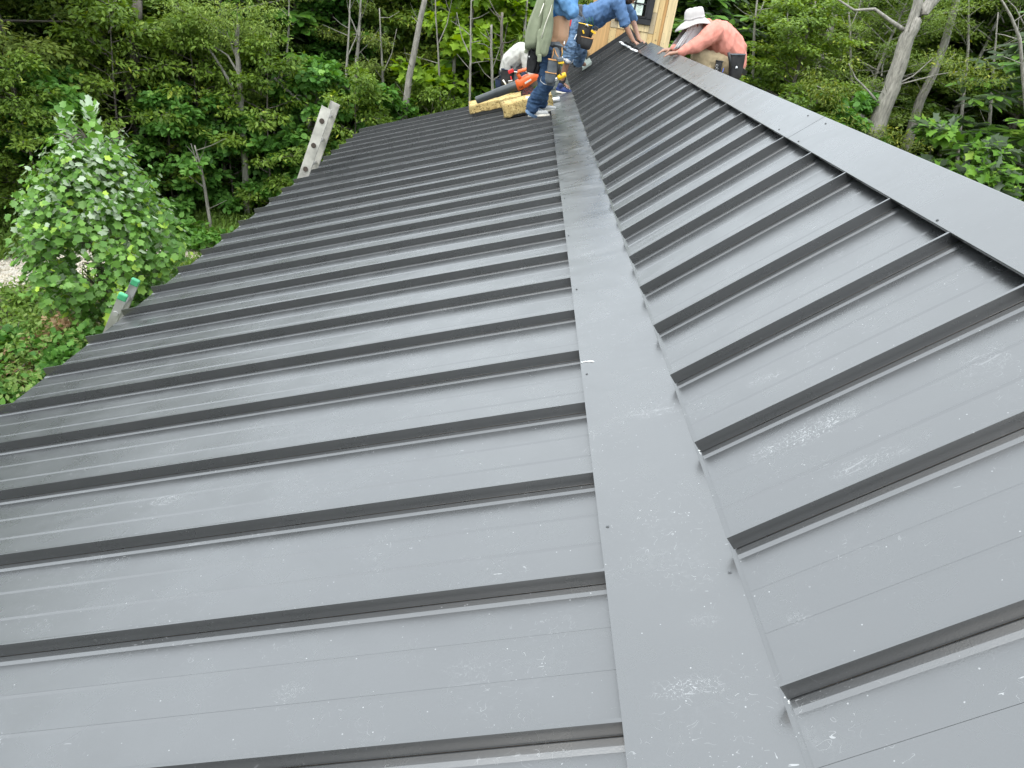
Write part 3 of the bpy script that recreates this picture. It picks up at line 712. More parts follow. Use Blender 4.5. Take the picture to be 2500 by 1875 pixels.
t = bare_tree('large_tree', 'big pale grey trunk forking near the top of the photo, right of the ridge', [([(2130, 345), (2150, 285), (2185, 190), (2215, 90), (2238, 45), (2300, -25)], .215, .12), ([(2222, 75), (2238, 20), (2246, -30)], .12, .09), ([(2205, 72), (2170, 48), (2135, 22), (2085, 25), (2040, -5)], .05, .02),
    ([(2147, 255), (2118, 220), (2088, 190), (2072, 155)], .03, .012), ([(2128, 300), (2080, 270), (2040, 238), (1995, 210)], .035, .012), ([(2188, 206), (2230, 185), (2280, 140)], .022, .008), ([(2200, 205), (2290, 182), (2400, 165)], .018, .006)], 18.0, BARKL, 12, 6)
leafy(t, [(1990, 205), (2010, 235), (2035, 250), (2060, 285), (2085, 300), (1975, 180), (2070, 150), (2300, 140), (2340, 165), (2380, 160), (2420, 175), (2400, 195), (2355, 190), (2440, 190), (2045, 215), (2150, 330), (2180, 320), (2110, 320), (2050, 320), (2200, 345), (2240, 360)], 17.6, 130, .40, .2, .11, T_NARROW, 'olive', 12)
bare_tree('tree_trunk', 'second grey trunk with an orange blaze mark, right of the big forked trunk', [([(2212, 360), (2245, 250), (2280, 175), (2306, 105), (2330, 20), (2352, -70)], .13, .08)], 21.0, BARKL, 13, 4)
bare_tree('tree_trunk', 'mottled trunk seen through leaves left of the big grey trunk', [([(1985, 225), (2004, 150), (2020, 110), (2040, 10), (2052, -70)], .13, .09)], 23.0, BARKL, 14, 4)
bare_tree('tree_trunk', 'dark trunk rising from the shaded lawn', [([(2275, 290), (2283, 240), (2292, 180)], .17, .14)], 31.0, BARKD, 15, 0)
bare_tree('tree_trunk', 'short dark trunk behind the back of the man in the pink shirt', [([(1863, 220), (1868, 190), (1875, 150)], .2, .17)], 27.0, BARKD, 16, 0)
bare_tree('slender_tree', 'leafless drooping twigs at the top right corner of the photo', [([(2510, 330), (2490, 95), (2468, 40), (2440, -10)], .04, .015), ([(2488, 97), (2450, 85), (2430, 82)], .012, .005), ([(2500, 60), (2480, 20), (2460, 0)], .012, .005)], 15.0, BARKL, 17, 6)
rr = random.Random(77)
for (u, v, y_) in [(70, 300, 17.0), (130, 180, 18.5), (425, 330, 17.5), (668, 300, 17.2), (700, 120, 18.0), (845, 200, 17.6), (872, 150, 18.4), (935, 240, 18.4), (1070, 170, 18.2), (1110, 120, 18.8), (1150, 200, 17.4), (1285, 60, 19.0), (1840, 120, 21.5), (1925, 150, 22.0), (2075, 130, 21.0), (2360, 170, 22.5), (2420, 250, 21.0), (455, 500, 16.0), (545, 420, 16.8)]:
    ln_ = rr.uniform(-.04, .10); tw = rr.randint(8, 16)
    pp = [(u + (v - a_) * ln_ + rr.uniform(-3, 3), a_) for a_ in (v, v - 60, v - 130, v - 220)]
    br_ = [(pp, rr.uniform(.025, .055), .014)]
    if rr.random() < .6: sgn = rr.choice((-1, 1)); br_.append(([pp[1], (pp[1][0] + sgn * 22, pp[1][1] - 50), (pp[1][0] + sgn * 34, pp[1][1] - 110)], .018, .005))
    bare_tree('slender_tree', 'slim pale bare stem among the leaves at the wood edge', br_, y_, BARKL, int(u), tw // 2, 'slim stems along the wood edge')
# fallen log in the woods at the right
mb = MB(); a = P(2330, 216, 33.0); b_ = P(2560, 262, 31.0); mb.tube([a, a.lerp(b_, .5) + Vector((0, 0, .1)), b_], [.28, .33, .36], 12); o = mb.build('fallen_log', bark('bark_log', (.17, .11, .075)), None, sm=True); tag(o, 'long brown fallen log lying in the dark woods at the right', 'log')

# ------------------------------------------------------------------ the tulip poplar in the yard
tp = on_ground(205, 815); tp.x += .5
TULIP = empty('tulip_poplar', tp, 'young tulip poplar with pale lobed leaves standing alone beside the gravel path', 'tree')
tm, _ = make_tree(31, 3.0, .35, .62, 26, 5, 2, .1, T_LOBE, 'tulip', .2, .2, .045, rise=.75)
bpy.data.meshes.remove(_)
o = bpy.data.objects.new('trunk', tm); COL.objects.link(o); o.parent = TULIP
rg = np.random.default_rng(31); C, A, Nn, Sz = [], [], [], []
H = 3.05
for i in range(470):
    f = rg.random() ** .85; z = .25 + (H - .25) * f
    r = 1.0 * min(1, (1 - f) * 2.1 + .05) ** .8 * min(1, .42 + f * 2.2) * rg.uniform(.35, 1.05) ** .6; az = rg.uniform(0, 6.28)
    c = np.array([r * math.cos(az), r * math.sin(az), z]); o_ = np.array([math.cos(az), math.sin(az), 0]); nn = int(rg.uniform(9, 20))
    c = c * .9
    # a shoot: leaves strung along an upward twig
    L = rg.uniform(.25, .5); d = unit((o_ * .55 + np.array([0, 0, .9]) + rg.normal(size=3) * .2)[None])[0]
    t_ = np.linspace(0, 1, nn); th = np.arange(nn) * 2.4
    lat = np.stack([np.cos(th), np.sin(th), .15 + 0 * th], 1)
    C.append(c + d * (t_ * L)[:, None] + lat * .07); A.append(lat * .8 + np.array([0, 0, -.75]) + .25 * rg.normal(size=(nn, 3))); Nn.append(np.array([0, 0, .75]) + .7 * lat + .4 * rg.normal(size=(nn, 3)) + o_ * .5)
    Sz.append(rg.uniform(.075, .15, nn) * (1.12 - .4 * t_))
for (bx, by, bz, L) in [(-.30, .1, H - .35, .45), (-.22, 0, H - .1, .35), (.10, 0, H - .1, .4), (.05, .1, H, .35), (.35, .0, H - .5, .45), (-.55, 0, H - .9, .4), (.62, 0, H - 1.0, .4), (-.75, -.1, H - 1.35, .4), (.85, -.1, H - 1.5, .4), (.2, -.2, H - .3, .4), (1.0, -.1, H - 1.8, .35), (-.95, 0, H - 1.8, .35)]:
    nn = 15; t_ = np.linspace(0, 1, nn); th = np.arange(nn) * 2.4; lat = np.stack([np.cos(th), np.sin(th), .0 * th], 1)
    C.append(np.array([bx, by, bz]) + np.array([bx * .25, 0, 1.]) * (t_ * L)[:, None] + lat * .05); A.append(lat * .7 + np.array([0, 0, .9])); Nn.append(-lat * .6 + np.array([.0, -.9, .5]) + .3 * rg.normal(size=(nn, 3))); Sz.append(rg.uniform(.09, .13, nn))
C, A, Nn, Sz = map(np.concatenate, (C, A, Nn, Sz))
top = sstep(.45, 1.0, C[:, 2] / H) * (C[:, 0] * .4 + .9)      # the wind turns the upper and right-hand leaves over
turn = rg.random(len(C)) < np.clip(-.0 + .62 * top, 0, .75); Nn[turn] = -Nn[turn] + np.array([-.2, -1.0, .0]); 
tone = np.clip(rg.beta(2, 2.4, len(C)) * .9 + (rg.random(len(C)) > .93) * .4, 0, 1)
w_ = C + np.array(tp); dist = np.linalg.norm(w_, axis=1) - .7 * (C @ np.array([-.6, .8, 0]) < -.4); idx = np.argsort(dist - Sz * 8)[:300]
rest = np.ones(len(C), bool); rest[idx] = False
o = link('crown', leaf_mesh('crown', [(T_LOBE, C[rest], A[rest], Nn[rest], Sz[rest], tone[rest])], LM['tulip']), None, TULIP, world=False); o['kind'] = 'stuff'
protos = [leaf_mesh('leaf', [(T_LOBE, np.zeros((1, 3)), np.array([[0, 1., 0]]), np.array([[0, 0, 1.]]), np.array([1.]), np.array([tv]))], LM['tulip']) for tv in (.15, .35, .55, .75, .98)]
for k in idx:
    a = Vector(A[k]).normalized(); x = a.cross(Vector(Nn[k])).normalized(); z = x.cross(a)
    o = bpy.data.objects.new('leaf', protos[min(4, int(tone[k] * 5))]); COL.objects.link(o); o.parent = TULIP
    m4 = Matrix((x, a, z)).transposed().to_4x4(); o.matrix_local = Matrix.Translation(Vector(C[k])) @ m4 @ Matrix.Scale(Sz[k], 4)

# ------------------------------------------------------------------ shrubs and ground cover
def shrub(p, r, h, n, size, T, matn, label, seed, name='shrub', group=None, cat='bush'):
    rg = np.random.default_rng(seed); t = empty(name, p, label, cat, group); B = []; mb = MB()
    for i in range(int(14 * r + 6)):
        az = rg.uniform(0, 6.28); rr_ = r * rg.random() ** .6; z = h * (.25 + .75 * rg.random()) * (1 - .5 * (rr_ / r) ** 2)
        c = np.array([rr_ * math.cos(az), rr_ * math.sin(az), z]); o_ = np.array([math.cos(az), math.sin(az), .2])
        B.append(spray(rg, c, .26 * max(.6, r), .16, n, size, o_)); mb.tube([Vector((c[0] * .15, c[1] * .15, -.05)), Vector(c) * .6, Vector(c)], [.012, .009, .004], 4, False)
    C, A, Nn, Sz = [np.concatenate([b[i] for b in B]) for i in range(4)]
    mb.build('stem', BARK, t, sm=True, world=False)
    o = link('foliage', leaf_mesh('foliage', [(T, C, A, Nn, Sz, rg.beta(2, 2.4, len(C)))], LM[matn]), None, t, world=False); o['kind'] = 'stuff'; return t
shrub(on_ground(60, 760), 1.0, .45, 90, .10, T_SMALL, 'weed', 'low bright green thicket left of the foot of the tulip poplar', 1)
shrub(on_ground(10, 930), 1.2, .8, 110, .09, T_SMALL, 'grass', 'bright green bush in the bottom left corner beside the eave', 2)
shrub(on_ground(-60, 1000), 1.3, .9, 110, .09, T_ROUND, 'ivy', 'green bush under the eave, partly outside the left edge of the photo', 22)
shrub(on_ground(150, 905), .8, .6, 60, .12, T_LOBE, 'ivy', 'small lobed-leaf bush between the two withered branches', 3)
shrub(on_ground(75, 890), .5, .42, 26, .11, T_OAK, 'brown', 'withered cut branch with tan dead leaves lying in the weeds near the eave', 4)
shrub(on_ground(180, 842), .35, .45, 18, .10, T_OAK, 'brown', 'rust-brown withered branch against the foot of the tulip poplar', 5)
shrub(on_ground(470, 600), .8, .5, 60, .12, T_ROUND, 'ivy', 'small leafy weed clump at the wood edge left of the dead sapling', 6)
shrub(pos(2350, 19.0), 1.7, 3.3, 150, .26, T_OAK, 'big', 'large glossy lobed-leaf shrub beyond the ridge at the right', 7)
shrub(pos(2440, 19.5), 1.5, 1.6, 160, .10, T_SMALL, 'weed', 'light green thicket below the large glossy shrub at the right', 8)
shrub(pos(2540, 17.5), 1.6, 1.4, 160, .10, T_SMALL, 'weed', 'light green thicket at the right edge just over the ridge cap', 9)
shrub(pos(2270, 19.5), 1.2, 1.6, 110, .14, T_ROUND, 'ivy', 'bright leafy bush peeping over the ridge left of the large glossy shrub', 10)
G3 = 'saplings under the edge of the woods'
for i, (u, d) in enumerate([(60, 16.5), (150, 17), (290, 17.6), (400, 17.5), (480, 18), (560, 17.6), (660, 17.2), (760, 17.5), (860, 17), (930, 18), (1060, 18), (1170, 18.5), (1260, 18.6), (1650, 19.5), (1740, 20), (1850, 19), (1950, 19), (2050, 20)]):
    tree(['sap1', 'sap2'][i % 2], pos(u, d), i * 1.7, .8 + .35 * ((i * 7) % 5) / 5, 'leafy sapling of the undergrowth below the taller trees at the wood edge', G3, 'sapling')

# weeds and grass, left yard and right bank
def cover(name, n, x0, x1, y0, y1, size, seed, mask=None, matn='weed'):
    rg = np.random.default_rng(seed); x = rg.uniform(x0, x1, n); y = rg.uniform(y0, y1, n)
    k = np.sin(x * 1.3 + 2) + np.sin(y * 1.7 + x) + .9 * np.sin(x * 4.1) * np.sin(y * 3.7); keep = k > -.35 + .6 * rg.random(n) - .5
    if mask is not None: keep &= mask(x, y)
    x, y = x[keep], y[keep]; n = len(x); z = gz(x, y); h = rg.random(n) ** 1.5 * .30 * (1 + .5 * np.sin(x * 1.1) * np.cos(y * .9))
    half = n // 2; A = rg.normal(size=(n, 3)) * .6; A[:half, 2] = 1.4; Nn = rg.normal(size=(n, 3)) * .4 + np.array([0, 0, 1.]); Nn[:half] = rg.normal(size=(half, 3))
    C = np.stack([x, y, z + np.where(np.arange(n) < half, 0, h)], 1); S_ = size * rg.uniform(.6, 1.4, n); tn = rg.beta(2, 2.2, n) * .9
    o = link(name, leaf_mesh(name, [(T_BLADE, C[:half], A[:half], Nn[:half], S_[:half] * 2.6, tn[:half]), (T_SMALL, C[half:], A[half:], Nn[half:], S_[half:], tn[half:])], LM[matn])); o['kind'] = 'stuff'
pa, pb = np.array(mid[0])[:2], np.array(mid[39])[:2]; dr = (pb - pa) / np.linalg.norm(pb - pa)
def offpath(x, y):
    yy = y - .25 * np.sin(x * .8); d_ = np.abs((x - pa[0]) * -dr[1] + (yy - pa[1]) * dr[0]); return d_ > .55 + .25 * np.sin(x * 2.3)
cover('weeds', 110000, -17, -2.9, 3.5, 17, .10, 1, offpath)
cover('grass', 60000, -17, -2.9, 8.5, 16.5, .085, 4, offpath, 'grass')
cover('weeds', 60000, 4, 22, 12, 24, .12, 2)
shrub(pos(2500, 13.5), 1.2, 1.5, 260, .085, T_NARROW, 'grass', 'tall bright grass clump over the ridge cap at the right photo edge', 33, 'grass_clump', None, 'grass')
shrub(pos(2425, 14.0), 1.0, 1.15, 240, .085, T_NARROW, 'grass', 'bright grass clump below the large glossy shrub, left of the tallest clump', 34, 'grass_clump', None, 'grass')
# forest floor ferns and low brush, and loose stones on the track
cover('undergrowth', 50000, -18, 22, 16, 26, .17, 3, None, 'dark')
rg = np.random.default_rng(9); n = 2600; t_ = rg.random(n); w2 = rg.normal(size=n) * .42
base = pa[None] + (pb - pa)[None] * t_[:, None] * 1.3 + np.array([-dr[1], dr[0]])[None] * w2[:, None]; base[:, 1] += .25 * np.sin(base[:, 0] * .8)
oc = np.array([(1, 0, 0), (0, 1, 0), (-1, 0, 0), (0, -1, 0), (0, 0, .7), (0, 0, -.7)], float); of = [(0, 1, 4), (1, 2, 4), (2, 3, 4), (3, 0, 4), (1, 0, 5), (2, 1, 5), (3, 2, 5), (0, 3, 5)]
C = np.stack([base[:, 0], base[:, 1], gz(base[:, 0], base[:, 1]) + .035], 1)
m, nt, b = newmat('stone'); at = N(nt, 'ShaderNodeAttribute', attribute_name='tone'); nt.links.new(ramp(nt, at.outputs['Fac'], [(0, (.40, .35, .27)), (1, (.78, .71, .60))]), b.inputs['Base Color']); b.inputs['Roughness'].default_value = .9
o = link('loose_stones', leaf_mesh('loose_stones', [((oc, of), C, rg.normal(size=(n, 3)), rg.normal(size=(n, 3)), rg.uniform(.015, .05, n), rg.random(n))], m)); o['kind'] = 'stuff'
# ------------------------------------------------------------------ wooden dormer astride the ridge
def zroof(x):                                                   # top of the main roof's pans at x
    return panR.z + (x - panR.x) * math.tan(AR) if x < RIDGE.x else panR.z + (2 * RIDGE.x - x - panR.x) * math.tan(AR)
DY = 13.1
dormer = empty('dormer', (1.6, DY, -.4), 'raw wooden dormer with a black window at the far end of the ridge', 'dormer')
def wood(name, c, seed):
    m, nt, b = newmat(name); tc = N(nt, 'ShaderNodeTexCoord'); mp = N(nt, 'ShaderNodeMapping'); mp.inputs['Scale'].default_value = (30, 30, 2.2); mp.inputs['Location'].default_value = (seed, seed * 2, seed)
    nt.links.new(tc.outputs['Object'], mp.inputs[0]); nz = N(nt, 'ShaderNodeTexNoise', Scale=1, Detail=5, Distortion=.6); nt.links.new(mp.outputs[0], nz.inputs['Vector'])
    v = N(nt, 'ShaderNodeTexVoronoi', Scale=7); nt.links.new(tc.outputs['Object'], v.inputs['Vector'])
    kn = ramp(nt, v.outputs['Distance'], [(.07, .35), (.13, 1.0)])
    mx = N(nt, 'ShaderNodeMixRGB', blend_type='MULTIPLY'); mx.inputs[0].default_value = 1; nt.links.new(ramp(nt, nz.outputs['Fac'], [(.3, [x * .72 for x in c]), (.65, c)]), mx.inputs[1]); nt.links.new(kn, mx.inputs[2])
    nt.links.new(mx.outputs[0], b.inputs['Base Color']); b.inputs['Roughness'].default_value = .75; return m
WD = [wood('pine_yellow', (.66, .47, .22), 1), wood('pine_pale', (.70, .55, .31), 2), wood('pine_orange', (.60, .36, .15), 3), wood('pine_grey', (.46, .37, .24), 4)]
xl, xr, ztop = .998, 2.249, 1.35
def plank(x0, x1, z0, z1, mi, t=.022, y=DY, slope=False):
    g = .0022; mb = MB(); x0 += g; x1 -= g
    if slope: zz = [zroof(x0) - .03, zroof(x1) - .03]
    else: zz = [z0 + g, z0 + g]
    pts = [(x0, zz[0]), (x1, zz[1]), (x1, z1 - g), (x0, z1 - g)]
    if slope and x0 < RIDGE.x < x1: pts.insert(1, (RIDGE.x, zroof(RIDGE.x) - .03))
    n = len(pts); v = [(x, y - t, z) for x, z in pts] + [(x, y, z) for x, z in pts]
    mb.add(v, [tuple(range(n))[::-1], tuple(range(n, 2 * n))] + [(i, (i + 1) % n, (i + 1) % n + n, i + n) for i in range(n)])
    o = bevel(mb.build('plank', WD[mi], dormer), .0015, 1); return o
wx0, wx1, wz0, wz1 = 1.30, 1.876, -.212, .72                     # window opening incl. frame
plank(xl, 1.245, 0, ztop, 2, slope=True); plank(1.245, 1.36, 0, -.318, 0, slope=True); plank(1.36, 1.475, 0, -.318, 2, slope=True); plank(1.475, 1.60, 0, -.318, 0, slope=True)
plank(1.60, 1.75, 0, -.318, 2, slope=True); plank(1.75, 1.876, 0, -.318, 1, slope=True)
plank(1.245, 1.36, -.318, wz0 + .002, 3, .03); plank(1.36, 1.876, -.318, wz0, 1, .034)
plank(1.245, 1.30, wz0, ztop, 1)
plank(1.876, 1.965, 0, -.33, 0, .024, slope=True); plank(1.876, 1.965, -.33, -.02, 3, .03); plank(1.876, 1.965, -.02, .26, 1, .03); plank(1.876, 1.965, .26, ztop, 3, .03)
plank(1.965, 2.055, 0, ztop, 0, .036, slope=True); plank(2.055, 2.105, 0, ztop, 2, .012, slope=True); plank(2.105, 2.249, 0, ztop, 1, .04, slope=True)
plank(wx0, wx1, wz1, ztop, 0)
# side and back walls, studs, a low roof above the frame of the photo
mb = MB(); mb.box((xl + .02, DY + .63, .2), (.03, 1.2, 2.3)); mb.build('wall', WD[2], dormer)
mb = MB(); mb.box((xr - .02, DY + .63, .2), (.03, 1.2, 2.3)); mb.build('wall', WD[0], dormer)
mb = MB(); mb.box(((xl + xr) / 2, DY + 1.24, .2), (xr - xl, .03, 2.3)); mb.build('wall', WD[0], dormer)
mb = MB(); mb.add([(xl - .15, DY - .15, ztop), (xr + .15, DY - .15, ztop), (xr + .15, DY + 1.4, ztop), (xl - .15, DY + 1.4, ztop), (1.62, DY + .6, ztop + .55)], [(0, 1, 2, 3), (0, 1, 4), (1, 2, 4), (2, 3, 4), (3, 0, 4)]); mb.build('roof', METAL, dormer)
# nails
mb = MB(); mb.tube([(0, 0, 0), (0, -.002, 0)], [.0045, .004], 6); nl_ = mb.mesh('nail'); nl_.materials.append(DARK)
rnd = random.Random(2)
for (x, z, dy) in [(1.26, -.36, 0), (1.34, -.36, 0), (1.3, -.45, 0), (1.26, -.5, 0), (1.28, -.25, .008), (1.33, -.27, .008), (1.9, -.28, .008), (1.94, -.2, .008), (1.9, -.1, .008), (1.99, -.3, .014), (2.03, -.1, .014), (1.99, .05, .014), (2.13, -.3, .018), (2.22, -.25, .018), (2.13, -.05, .018), (2.22, 0, .018), (1.42, -.265, .012), (1.8, -.265, .012), (1.62, -.255, .012), (1.9, -.40, 0), (1.93, -.36, 0), (1.42, -.4, 0), (1.5, -.37, 0)]:
    o = bpy.data.objects.new('nail', nl_); COL.objects.link(o); o.parent = dormer; o.location = Vector((x, DY - .022 - dy, z)) - dormer.location
# window: frame, inner sash, muntins, panes, pale stickers inside the glass
WF = mat_simple('window_black', (.022, .023, .026), .4); fw = .085
fr = MB()
for (a, b_, c, d) in [(wx0, wx1, wz0, wz0 + fw), (wx0, wx1, wz1 - fw, wz1), (wx0, wx0 + fw, wz0 + fw, wz1 - fw), (wx1 - fw, wx1, wz0 + fw, wz1 - fw)]:
    fr.box(((a + b_) / 2, DY - .035, (c + d) / 2), (b_ - a, .07, d - c))
winf = bevel(fr.build('window', WF, dormer), .005, 2)
fi = MB(); ix0, ix1, iz0, iz1 = wx0 + fw, wx1 - fw, wz0 + fw, wz1 - fw; s_ = .03
for (a, b_, c, d) in [(ix0, ix1, iz0, iz0 + s_), (ix0, ix1, iz1 - s_, iz1), (ix0, ix0 + s_, iz0 + s_, iz1 - s_), (ix1 - s_, ix1, iz0 + s_, iz1 - s_)]:
    fi.box(((a + b_) / 2, DY - .035, (c + d) / 2), (b_ - a, .03, d - c))
fi.build('sash', WF, winf)
GL = newmat('window_glass'); GL[2].inputs['Base Color'].default_value = (.008, .010, .010, 1); GL[2].inputs['Roughness'].default_value = .04; GL[2].inputs['IOR'].default_value = 1.5
STK = mat_simple('sticker', (.62, .72, .64), .6, 0, .04, 6)
INK = mat_simple('sticker_ink', (.05, .06, .05), .6)
jx0, jx1, jz0, jz1 = ix0 + s_, ix1 - s_, iz0 + s_, iz1 - s_; ncol, nrow = 2, 4; cw = (jx1 - jx0) / ncol; rh = (jz1 - jz0) / nrow
for i in range(1, ncol): MB().box((jx0 + cw * i, DY - .033, (jz0 + jz1) / 2), (.018, .02, jz1 - jz0)).build('muntin', WF, winf)
for j in range(1, nrow): MB().box(((jx0 + jx1) / 2, DY - .0335, jz0 + rh * j), (jx1 - jx0, .019, .018)).build('muntin', WF, winf)
for i in range(ncol):
    for j in range(nrow):
        cx, cz = jx0 + cw * (i + .5), jz0 + rh * (j + .5); MB().box((cx, DY - .025, cz), (cw - .018, .004, rh - .018)).build('pane', GL[0], winf)
        if j < 3:
            m_ = MB().box((cx - (.018 if i else .0), DY - .0285, cz - .003), (cw * (.68 if i else .80), .001, rh * .86)).build('sticker', STK, winf)
for (x, z, w_, h_) in [(jx0 + cw * 1.40, jz0 + rh * .84, .05, .010)] + [(jx0 + cw * 1.40, jz0 + rh * (.72 - .09 * k), .075 - .02 * (k % 3), .003) for k in range(6)] + [(jx0 + cw * .5, jz0 + rh * 1.14 + .012 * k, .07 - .02 * k, .005) for k in range(2)]:
    MB().box((x, DY - .0294, z), (w_, .0006, h_)).build('print', INK, winf)
# black step flashing where the dormer stands on the roof
mb = MB()
def P2(x, dz, y): return Vector((x, y, zroof(x) + dz))
mb.add([P2(xl - .03, .13, DY - .045), P2(RIDGE.x, .13, DY - .045), P2(RIDGE.x, .05, DY - .048), P2(xl - .03, .05, DY - .048), P2(RIDGE.x, .05, DY - .17), P2(xl - .03, .05, DY - .17)], [(0, 1, 2, 3), (3, 2, 4, 5)])
o = mb.build('step_flashing', DARK, dormer); o.modifiers.new('s', 'SOLIDIFY').thickness = .003
mb = MB(); x2 = 2.2
mb.add([P2(RIDGE.x, .15, DY - .047), P2(x2, .13, DY - .047), P2(x2, .05, DY - .05), P2(RIDGE.x, .05, DY - .05), P2(x2, .05, DY - .26), P2(RIDGE.x, .05, DY - .26)], [(0, 1, 2, 3), (3, 2, 4, 5)])
o = mb.build('step_flashing', DARK, dormer); o.modifiers.new('s', 'SOLIDIFY').thickness = .003
mb = MB(); mb.box((xl - .05, DY + .55, zroof(xl) + .06), (.006, 1.25, .22)); mb.build('step_flashing', DARK, dormer)
# loose sheet-metal tab at the foot of the dormer's left corner
q0 = topR + nR * .006; t0 = (P(1417, 150, 12.9).x - q0.x) / uR.x
def pr(u, v, lift=.004):
    """roof point (main slope, on the seam tops) under a pixel of the photograph"""
    d = P(u, v, 1.0); t = (topR + nR * lift).dot(nR) / d.dot(nR); return d * t
def pl(u, v, lift=0.0):
    d = P(u, v, 1.0); t = (panL + nL * lift).dot(nL) / d.dot(nL); return d * t
mb = MB(); v_ = [pr(1416, 152, .03), pr(1437, 137, .03), pr(1445, 151, .03), pr(1422, 166, .03)]
mb.add(v_ + [p + Vector((0, .0, -.05)) for p in v_[:1]] , [(0, 1, 2, 3)])
mb.add([v_[3], v_[2], v_[2] + Vector((.0, -.01, -.04)), v_[3] + Vector((0, -.01, -.04))], [(0, 1, 2, 3)])
o = mb.build('metal_tab', mat_simple('primed_sheet', (.17, .20, .18), .5, 0, .1, 8)); o.modifiers.new('s', 'SOLIDIFY').thickness = .0015; tag(o, 'loose bent grey sheet metal tab lying at the lower left corner of the dormer', 'sheet metal')
# white butyl tape along the uncapped seams
rnd = random.Random(8); mb = MB(); pts = [pr(1516, 103, .012), pr(1523, 109, .012), pr(1533, 114, .010), pr(1545, 121, .012), pr(1557, 127, .012)]
for a, b_ in zip(pts[:-1], pts[1:]):
    for k in range(5): mb.sphere(a.lerp(b_, k / 5) + Vector((rnd.uniform(-.008, .008), rnd.uniform(-.012, .012), rnd.uniform(-.004, .008))), .026 * rnd.uniform(.7, 1.15), 8, 5, (1.0, 1.3, .45))
o = mb.build('sealant_tape', mat_simple('tape_white', (.78, .79, .80), .5, 0, .06, 30, .4, 50), sm=True); tag(o, 'crumpled white sealant tape along the uncapped end of the ridge', 'tape')

# ------------------------------------------------------------------ aluminium ladders at the eave
ALU = mat_simple('aluminium', (.50, .50, .49), .42, .55, .18, 9, .15, 60); ALUP = mat_simple('aluminium_scuffed', (.56, .54, .49), .5, .35, .35, 5, .2, 30); GREEN = mat_simple('green_cap', (.06, .34, .16), .45); BROWN = mat_simple('rung_hole_shade', (.06, .045, .035), .8)
def ladder(top, foot, sep, w_, n_r, label, section='single', caps=True):
    """two stiles separated along `sep`, rungs between them"""
    t = empty('ladder', foot, label, 'ladder', 'ladders at the left eave'); ax = (top - foot).normalized(); L = (top - foot).length
    nrm = ax.cross(sep).normalized(); sd = sep.normalized()
    for s, ext in ((0, 0), (1, 0)):
        o0 = foot + sep * s; mb = MB(); k = 1 if s == 0 else -1
        prof = [nrm * (w_ / 2) + sd * (.026 * k), nrm * (w_ / 2), nrm * (-w_ / 2), nrm * (-w_ / 2) + sd * (.026 * k)]
        inn = [p * .94 + sd * (.004 * k) for p in prof[::-1]]
        mb.sweep([p for p in prof] + inn, o0, o0 + ax * (L + ext), True); st = mb.build('stile', ALUP if section == 'ext' else ALU, t)
        if caps:
            mb = MB(); mb.bar(o0 + ax * (L - .045) + sd * .012 * k, o0 + ax * (L + .012) + sd * .012 * k, .034, w_ * 1.08, nrm); o = bevel(mb.build('end_cap', GREEN, t), .012, 3)
    for i in range(n_r):
        c = foot + ax * (L - .16 - i * .30)
        mb = MB(); mb.tube([c - sd * .004, c + sep + sd * .004], .017 if not caps else .015, 10); r_ = mb.build('rung', ALU, t, sm=True)
        mb = MB(); mb.tube([c - sd * .007, c - sd * .001], [.018 if caps else .030] * 2, 12); mb.build('rung_end', ALU if caps else BROWN, t)  # tall ladder: dark disc colours in the shade inside each rung hole
    return t
def eave_foot(top, through, zg=-5.4):
    ax = (through - top).normalized(); return top + ax * ((zg - top.z) / ax.z)
# tall extension ladder: base section and fly section side by side
yt = 8.55
tA, bA = P(797, 263, yt), P(742, 425, yt); lnA = (tA - bA)
lean = Vector((.27, 0, 1.0)).normalized()
sepv = Vector((0, .42, 0))
f1 = tA + Vector((0, 0, 0)); foot1 = f1 - (tA - bA).normalized() * ((f1.z + 5.4) / (tA - bA).normalized().z)
ladder(f1, foot1, sepv, .115, 16, 'tall scuffed aluminium extension ladder standing against the far part of the left eave', 'ext', False)
tB = P(317, 715, 4.55) ; 
tB0 = P(300, 722, 4.5); bB0 = P(272, 790, 4.5); axB = (tB0 - bB0).normalized(); footB = tB0 - axB * ((tB0.z + 5.4) / axB.z)
ladder(tB0, footB, Vector((-.05, .29, 0)), .056, 14, 'aluminium ladder with green end caps at the near part of the left eave', 'single', True)

# ------------------------------------------------------------------ insulation batts, blower, white tubes on the lower roof
def rough_slab(name, o, ax, ay, az, nx, ny, nz, mat, seed, amp=.014):
    """a torn-edged slab from corner o with edge vectors ax, ay, az"""
    bm = bmesh.new(); bmesh.ops.create_cube(bm, size=1); bmesh.ops.subdivide_edges(bm, edges=bm.edges[:], cuts=9, use_grid_fill=True)
    for v in bm.verts:
        a, b_, c = v.co + Vector((.5, .5, .5)); p = o + ax * a + ay * b_ + az * c
        q = Vector((p.x * 9, p.y * 9, p.z * 9)) + Vector((seed, 0, 0)); e = sum(1 for t in (a, b_, c) if t < .02 or t > .98)
        d = Vector((mnoise.noise(q), mnoise.noise(q + Vector((7, 3, 1))), mnoise.noise(q + Vector((2, 9, 4))))) * amp * (1.6 if e > 1 else 1)
        d += Vector((mnoise.noise(q * 3.1), mnoise.noise(q * 3.3), mnoise.noise(q * 2.9))) * amp * .5
        v.co = p + d
    me = bpy.data.meshes.new(name); bm.to_mesh(me); bm.free(); smooth(me); return link(name, me, mat)
m, nt, b = newmat('mineral_wool'); tc = N(nt, 'ShaderNodeTexCoord'); nz = N(nt, 'ShaderNodeTexNoise', Scale=14, Detail=7, Roughness=.75); nt.links.new(tc.outputs['Object'], nz.inputs['Vector'])
v_ = N(nt, 'ShaderNodeTexNoise', Scale=26, Detail=3, Distortion=1.5); nt.links.new(tc.outputs['Object'], v_.inputs['Vector'])
